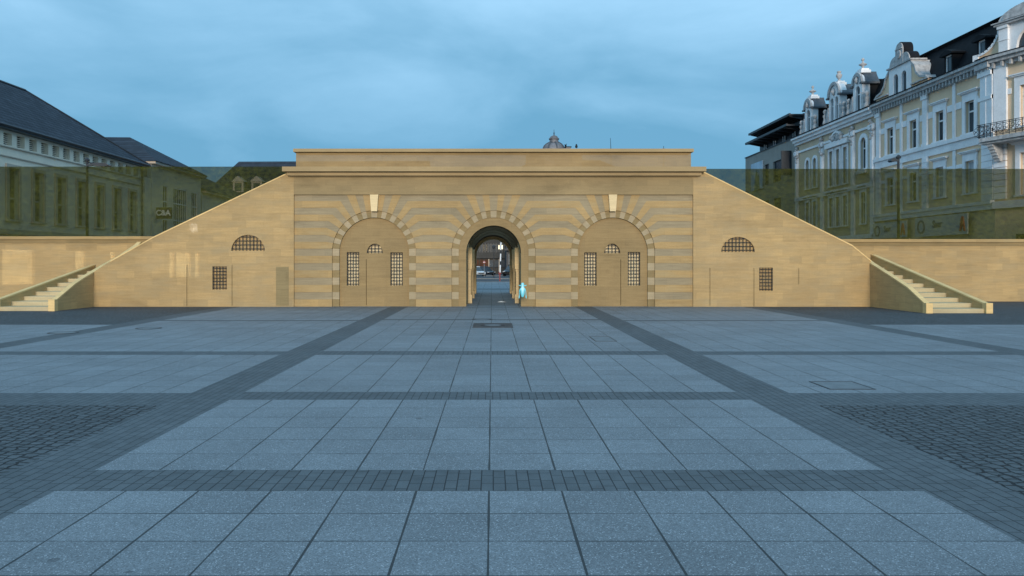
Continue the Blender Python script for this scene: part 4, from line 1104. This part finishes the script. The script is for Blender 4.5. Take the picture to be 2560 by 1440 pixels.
def slate_house():
    root = thing('slate_roofed_house', (-18, 116, 0), 'far house with long dark slate roof and small dormers just left of the gate', 'house')
    part(root, 'wall', M['creamdark'], lambda m: m.box(-38.5, -9, 110.5, 121.5, -1, 8.4))
    part(root, 'hip_roof', M['slate'], lambda m: m.solid([(-42.5, 109.8, 8.4), (-8.6, 109.8, 8.4), (-8.6, 122.2, 8.4), (-42.5, 122.2, 8.4), (-36.7, 116, 16.2), (-9.0, 116, 16.3)], [(0, 1, 5, 4), (1, 2, 5), (2, 3, 4, 5), (3, 0, 4), (3, 2, 1, 0)]))
    for xc in (-35.6, -33.0):
        d = part(root, 'dormer', M['creamdark'], lambda m: (m.box(xc - .75, xc + .75, 112.2, 114, 11.4, 12.9), m.prism(XZ, [(xc - .95, 12.9), (xc + .95, 12.9), (xc, 13.7)], 112.0, 114.5)))
        part(d, 'pane', M['glass'], lambda m: m.box(xc - .45, xc + .45, 112.1, 112.19, 11.6, 12.7))
    root2 = None
slate_house()

# ------------------------------------------------------------------ beyond the passage
def office():
    root = thing('concrete_office_block', (0, 165, -.8), 'dark concrete block with narrow upright windows, some lit, seen through the passage', 'building')
    Y = 165; k = Y / F
    def q(x, y): return P(x, y, Y)
    x0, x1 = q(1120, 0)[0], q(1263, 0)[0]
    part(root, 'wall', M['concrete'], lambda m: (m.box(x0, x1, Y, Y + 12, -1, q(0, 683 - 36)[1] - .0), m.box(x0, x1, Y, Y + 12, q(0, 630)[1], q(0, 630)[1] + .001 + .0)) if False else m.box(x0, x1, Y + .5, Y + 14, -1, 9.5))
    part(root, 'upper_band', M['concrete'], lambda m: (m.box(x0, x1, Y, Y + .5, q(0, 608.5)[1], 9.5), m.box(x0, x1, Y - .3, Y + .5, q(0, 646)[1], q(0, 631)[1])))
    xs_ = [1192.5 + 6.95 * i for i in range(-6, 11)]
    zt, zb = q(0, 608.5)[1], q(0, 631)[1]
    part(root, 'window_rib', M['rib'], lambda m: [m.box(q(x, 0)[0] - .16, q(x, 0)[0] + .16, Y - .05, Y + .5, zb, zt) for x in xs_])
    for i, x in enumerate(xs_[:-1]):
        lit = i in (8, 9)
        a, b = q(x, 0)[0] + .17, q(x + 6.95, 0)[0] - .17
        w = part(root, 'window', M['lit'] if lit else M['glass'], lambda m: m.box(a + (.12 if lit else 0), b - (.12 if lit else 0), Y + .36, Y + .44, zb + (.05 if not lit else .35), zt - (.05 if not lit else .25)))
        if lit: w['label'] = 'lit window'
    for x in (1247.5, 1255.5):
        w = part(root, 'window', M['lit'], lambda m: m.box(q(x, 0)[0] - .11, q(x, 0)[0] + .11, Y - .42, Y - .31, q(0, 623)[1], q(0, 613)[1])); w['label'] = 'lit window'
    za, zc = -.8, q(0, 647.5)[1]
    part(root, 'arcade_panel', M['brownarcade'], lambda m: [m.prism(XZ, [(q(x - 5, 0)[0], za), (q(x + 5, 0)[0], za)] + arc(q(x, 0)[0], zc - .5, 5 * k, 0, 180, 10), Y - .1, Y + .4) for x in (1180, 1192, 1204, 1216)])
    part(root, 'shopfront', M['glass'], lambda m: [m.box(q(a, 0)[0], q(b, 0)[0], Y + .1, Y + .4, q(0, 668)[1], q(0, 650)[1]) for a, b in ((1223, 1233), (1236, 1247), (1249, 1262))])
    part(root, 'shopfront_post', M['creamdark'], lambda m: [m.box(q(a, 0)[0] - .1, q(a, 0)[0] + .1, Y - .05, Y + .45, za, zc) for a in (1222, 1234.5, 1248)])
office()
def domed():
    Y = 132.0
    root = thing('domed_corner_building', (13, Y, -.6), 'dark corner building with ribbed lead dome rising over the gate parapet', 'building')
    cx, zt = P(1385, 371, Y)
    X0 = P(1262, 0, Y)[0] + .35
    part(root, 'wall', M['bluepanel'], lambda m: m.box(X0, 24, Y + 4, Y + 20, -1, 16.5))
    part(root, 'roof', M['slate'], lambda m: m.solid([(X0 - .3, Y + 3.7, 16.5), (24.3, Y + 3.7, 16.5), (24.3, Y + 20.3, 16.5), (X0 - .3, Y + 20.3, 16.5), (X0 + 5, Y + 9, 19.6), (19, Y + 9, 19.6)], [(0, 1, 5, 4), (1, 2, 5), (2, 3, 4, 5), (3, 0, 4), (3, 2, 1, 0)]))
    part(root, 'window_frame', M['zinc'], lambda m: [m.box(X0 + .35 + 1.5 * i, X0 + .5 + 1.5 * i, Y + 3.9, Y + 4.0, .4, 3.0) for i in range(6)])
    part(root, 'awning', M['bluepanel'], lambda m: m.box(X0 - .4, 24, Y + 2.6, Y + 4, 3.6, 3.9))
    k = Y / F; cy = Y + 8
    def zz(y): return H + (VY - y) * (Y + 8) / F
    kk = (Y + 8) / F; cx = (1385 - VX) * kk
    pf = [(29, 378), (27.5, 371), (25, 366), (20.5, 361.5), (14.5, 358), (11.5, 356.5), (11, 350), (13, 348.5), (13.2, 346.5), (10.5, 345.5), (9.5, 342.5), (6.5, 340), (2.5, 338.5), (1, 337)]
    dm = part(root, 'dome', M['dome'], lambda m: m.lathe(cx, cy, [(5.2, 14)] + [(4.9, zz(380))] + [(a * kk, zz(b)) for a, b in pf], 16))
    part(dm, 'dome_rib', M['zinc'], lambda m: [m.tube([(cx + a * kk * math.cos(R(t)), cy + a * kk * math.sin(R(t)), zz(b)) for a, b in pf[:6]], .14, 5) for t in range(11, 371, 45)])
    part(dm, 'finial', M['darkmetal'], lambda m: (m.lathe(cx, cy, [(.12, zz(338.5)), (.08, zz(335)), (.05, zz(334)), (.15, zz(333.2)), (.15, zz(332.2)), (.04, zz(331.4)), (.03, zz(324))], 8)))
    part(root, 'chimney', M['zinc'], lambda m: m.box((1413 - VX) * kk, (1426 - VX) * kk, cy - .6, cy + .6, 15, zz(369)))
    part(root, 'chimney_cap', M['slateblack'], lambda m: (m.box((1412 - VX) * kk, (1428 - VX) * kk, cy - .7, cy + .7, zz(369), zz(367.3)), m.lathe((1412.5 - VX) * kk, cy - .9, [(.13, 16), (.13, zz(364.5)), (.2, zz(364.4)), (.2, zz(363.4))], 8)))
    part(root, 'aerial', M['darkmetal'], lambda m: m.tube([((1416.5 - VX) * kk, cy, zz(371)), ((1416.5 - VX) * kk, cy, zz(358.5))], .025, 5))
domed()
m = MB(); a = P(1526, 345, 128); b = P(1527.5, 380, 128); m.tube([(b[0], 128, -.6), (b[0], 128, b[1]), (a[0], 128, a[1])], [.12, .06, .03], 6)
tag(m.build('radio_mast', M['darkmetal']), 'thin aerial mast rising above the parapet right of the dome', 'mast')
m = MB(); a = P(1659, 365, 128); b = P(1659.5, 380, 128); m.tube([(b[0], 128, -.6), (b[0], 128, b[1]), (a[0], 128, a[1])], [.12, .06, .035], 6)
m.box(a[0] - .25, a[0] + .25, 127.97, 128.03, a[1] - .45, a[1] - .4)
tag(m.build('roof_aerial', M['darkmetal']), 'short aerial tip with a crossbar above the parapet, right of the mast', 'aerial')

# cars
def car(loc, rot, paint, label, h=1.45, L=4.3, w=1.78, tall=False):
    root = thing('parked_car', loc, label, 'car', 'cars parked beyond the passage')
    hz = h; bl = .95 if tall else .82
    def loft(m, secs, mi=0):
        i0 = len(m.v); n = len(secs[0])
        for sct in secs: m.v += sct
        for i in range(len(secs) - 1):
            for k in range(n): m.f.append((i0 + i * n + k, i0 + i * n + (k + 1) % n, i0 + (i + 1) * n + (k + 1) % n, i0 + (i + 1) * n + k)); m.mi.append(mi)
        m.f.append(tuple(range(i0, i0 + n))); m.mi.append(mi); e = i0 + (len(secs) - 1) * n; m.f.append(tuple(range(e, e + n))[::-1]); m.mi.append(mi)
    def sec(x, hw, z0, z1): return [(x, -hw * .94, z0), (x, hw * .94, z0), (x, hw, z0 + .2), (x, hw, z1 - .16), (x, hw * .86, z1), (x, -hw * .86, z1), (x, -hw, z1 - .16), (x, -hw, z0 + .2)]
    W2 = w / 2
    def local(m, name, mat, parent, smooth=False):
        q = bpy.data.meshes.new(name); q.from_pydata(m.v, [], m.f); q.materials.append(mat)
        bm = bmesh.new(); bm.from_mesh(q); bmesh.ops.recalc_face_normals(bm, faces=bm.faces); bm.to_mesh(q); bm.free()
        for p in q.polygons: p.use_smooth = smooth
        o = bpy.data.objects.new(name, q); COL.objects.link(o); o.parent = parent; return o
    m = MB(); a = L / 2
    loft(m, [sec(-a, W2 * .82, .35, bl - .1), sec(-a + .15, W2 * .95, .24, bl), sec(-a * .5, W2, .2, bl + .03), sec(a * .4, W2, .2, bl), sec(a - .5, W2 * .96, .22, bl - .1), sec(a - .12, W2 * .9, .25, bl - .2), sec(a, W2 * .75, .35, bl - .34)])
    local(m, 'body', paint, root)
    m = MB()
    def cs(x, hw, z1, z0=bl - .05): return [(x, -hw, z0), (x, hw, z0), (x, hw * .82, z1), (x, -hw * .82, z1)]
    loft(m, [cs(-a + .2, W2 * .86, bl), cs(-a + (.35 if tall else .85), W2 * .93, hz - .05), cs(-.1, W2 * .94, hz - .03), cs(.35, W2 * .93, hz - .08), cs(1.25, W2 * .86, bl)])
    cab = local(m, 'cabin_glass', M['glass'], root)
    m = MB(); loft(m, [[(x, -hw, hz - .1), (x, hw, hz - .1), (x, hw * .9, z), (x, -hw * .9, z)] for x, hw, z in ((-a + (.3 if tall else .75), W2 * .80, hz - .02), (-.1, W2 * .81, hz + .01), (.42, W2 * .80, hz - .03))])
    local(m, 'roof', paint, root)
    m = MB()
    for x in (-.15, -a + .8 if tall else -1.05): 
        for sg in (-1, 1): m.solid([(x - .05, sg * W2 * .96, bl - .02), (x + .05, sg * W2 * .96, bl - .02), (x + .05, sg * W2 * .81, hz - .04), (x - .05, sg * W2 * .81, hz - .04)], [(0, 1, 2, 3)])
    local(m, 'door_pillar', paint, root)
    for x in (-a * .62, a * .62):
        for sg in (-1, 1):
            m = MB(); n = 18
            vs = [(x + .33 * math.cos(2 * math.pi * k / n), sg * (W2 - .2), .33 + .33 * math.sin(2 * math.pi * k / n)) for k in range(n)] + [(x + .33 * math.cos(2 * math.pi * k / n), sg * (W2 + .01), .33 + .33 * math.sin(2 * math.pi * k / n)) for k in range(n)]
            m.solid(vs, [tuple(range(n)), tuple(range(2 * n - 1, n - 1, -1))] + [(k, (k + 1) % n, n + (k + 1) % n, n + k) for k in range(n)])
            wh = local(m, 'wheel', M['rubber'], root)
            m = MB(); vs = [(x + .21 * math.cos(2 * math.pi * k / n), sg * (W2 + .012), .33 + .21 * math.sin(2 * math.pi * k / n)) for k in range(n)]
            m.solid(vs + [(x, sg * (W2 + .03), .33)], [(k, (k + 1) % n, n) for k in range(n)]); local(m, 'rim', M['rim'], wh)
    for sg in (-1, 1):
        m = MB(); m.box(a - .24, a - .06, sg * W2 * .62 - .17, sg * W2 * .62 + .17, bl - .36, bl - .2); local(m, 'headlight', M['headlight'], root)
    m = MB(); m.box(a - .06, a + .015, -.45, .45, .38, .52); local(m, 'grille', M['rubber'], root)
    root.rotation_euler = (0, 0, rot)
    return root
def gz(y): 
    for (a, za), (b, zb) in zip(pr, pr[1:]):
        if a <= y <= b: return za + (zb - za) * (y - a) / (b - a)
    return -.02
car((-2.55, 118, gz(118)), R(-62), M['carwhite'], 'white car parked at the left of the passage view')
car((-1.2, 124, gz(124)), R(-58), M['carblue'], 'dark blue car parked behind the white one')
car((3.15, 116, gz(116)), R(-115), M['carblack'], 'black tall car at the right of the passage view', 1.7, 4.5, 1.85, True)

# no entry sign, barrier boom and lamp post beyond the passage
Zs = 104; x, _ = P(1210.5, 0, Zs); z = P(0, 655.5, Zs)[1]
root = thing('no_entry_sign', (x, Zs, gz(Zs)), 'round red no entry sign on a thin grey post', 'road sign')
part(root, 'post', M['rim'], lambda m: m.tube([(x, Zs, gz(Zs)), (x, Zs, z + .2)], .04, 8))
def disc(m, r, d0, d1): m.prism(XZ, arc(x, z, r, 0, 360, 20)[:-1], d0, d1)
dd = part(root, 'disc', M['red'], lambda m: disc(m, .17, Zs - .08, Zs - .05))
part(dd, 'white_bar', M['barwhite'], lambda m: m.box(x - .13, x + .13, Zs - .1, Zs - .081, z - .035, z + .035))
Zr = 69; x0, z0 = P(1249.5, 703, Zr); x1, z1 = P(1250.2, 681, Zr); x2, z2 = P(1252.6, 597, Zr)
root = thing('raised_barrier', (x0, Zr, 0), 'red post carrying a raised red and white barrier boom', 'barrier')
part(root, 'post', M['red'], lambda m: (m.box(x0 - .05, x0 + .05, Zr - .06, Zr + .06, gz(Zr), z1), m.box(x0 - .1, x0 + .1, Zr - .12, Zr + .12, z1 - .18, z1 + .08)))
def stripes(m):
    n = 9
    for i in range(n):
        f0, f1 = i / n, (i + 1) / n
        a = Vector((x1 + (x2 - x1) * f0, Zr - .2, z1 + (z2 - z1) * f0)); b = Vector((x1 + (x2 - x1) * f1, Zr - .2, z1 + (z2 - z1) * f1))
        m.tube([a, b], .055, 8, 0 if i % 3 != 2 else 1)
part(root, 'boom', [M['barwhite'], M['darkmetal']], stripes)
Zl = 96; x, _ = P(1234.5, 0, Zl)
root = thing('lamp_post', (x, Zl, gz(Zl)), 'thin dark lamp post in front of the concrete block', 'street lamp')
part(root, 'pole', M['darkmetal'], lambda m: m.tube([(x, Zl, gz(Zl)), (x, Zl, 3.2)], [.06, .045], 8))
part(root, 'lantern', M['darkmetal'], lambda m: m.lathe(x, Zl, [(.05, 3.2), (.16, 3.25), (.2, 3.5), (.1, 3.6), (.02, 3.65)], 10))

# street lamps behind the ramparts
def lamp(xp, Z, ytop, arm, yh, label, side):
    x = P(xp, 0, Z)[0]; zt = P(0, ytop, Z)[1]; zh = P(0, yh, Z)[1]
    root = thing('street_lamp', (x, Z, 0), label, 'street lamp', 'street lamps behind the ramparts')
    part(root, 'pole', M['darkmetal'], lambda m: m.tube([(x, Z, -.02), (x, Z, 3), (x, Z, zt)], [.09, .075, .06], 10))
    xe = x + side * arm
    part(root, 'arm', M['darkmetal'], lambda m: (m.tube([(x, Z, zh + .12), (x + side * arm * .45, Z, zh + .02)], .04, 8), m.box(min(x, x + side * .3), max(x, x + side * .3), Z - .06, Z + .06, zh - .08, zh + .02)))
    part(root, 'lamp_head', M['darkmetal'], lambda m: m.prism(XZ, [(x + side * .25, zh + .02), (x + side * arm * .55, zh + .08), (x + side * arm * .9, zh + .05), (xe, zh - .06), (x + side * arm * .85, zh - .12), (x + side * arm * .5, zh - .1), (x + side * .25, zh - .06)], Z - .2, Z + .2))
    part(root, 'pole_cap', M['darkmetal'], lambda m: m.lathe(x, Z, [(.12, zt - .1), (.14, zt), (.05, zt + .1), (.02, zt + .12)], 10))
    return root
lamp(218, 44, 399, 1.25, 411, 'dark street lamp in front of the cream hall on the left', 1)
lamp(2246, 44, 392, .5, 400, 'dark street lamp in front of the yellow town house', -1)
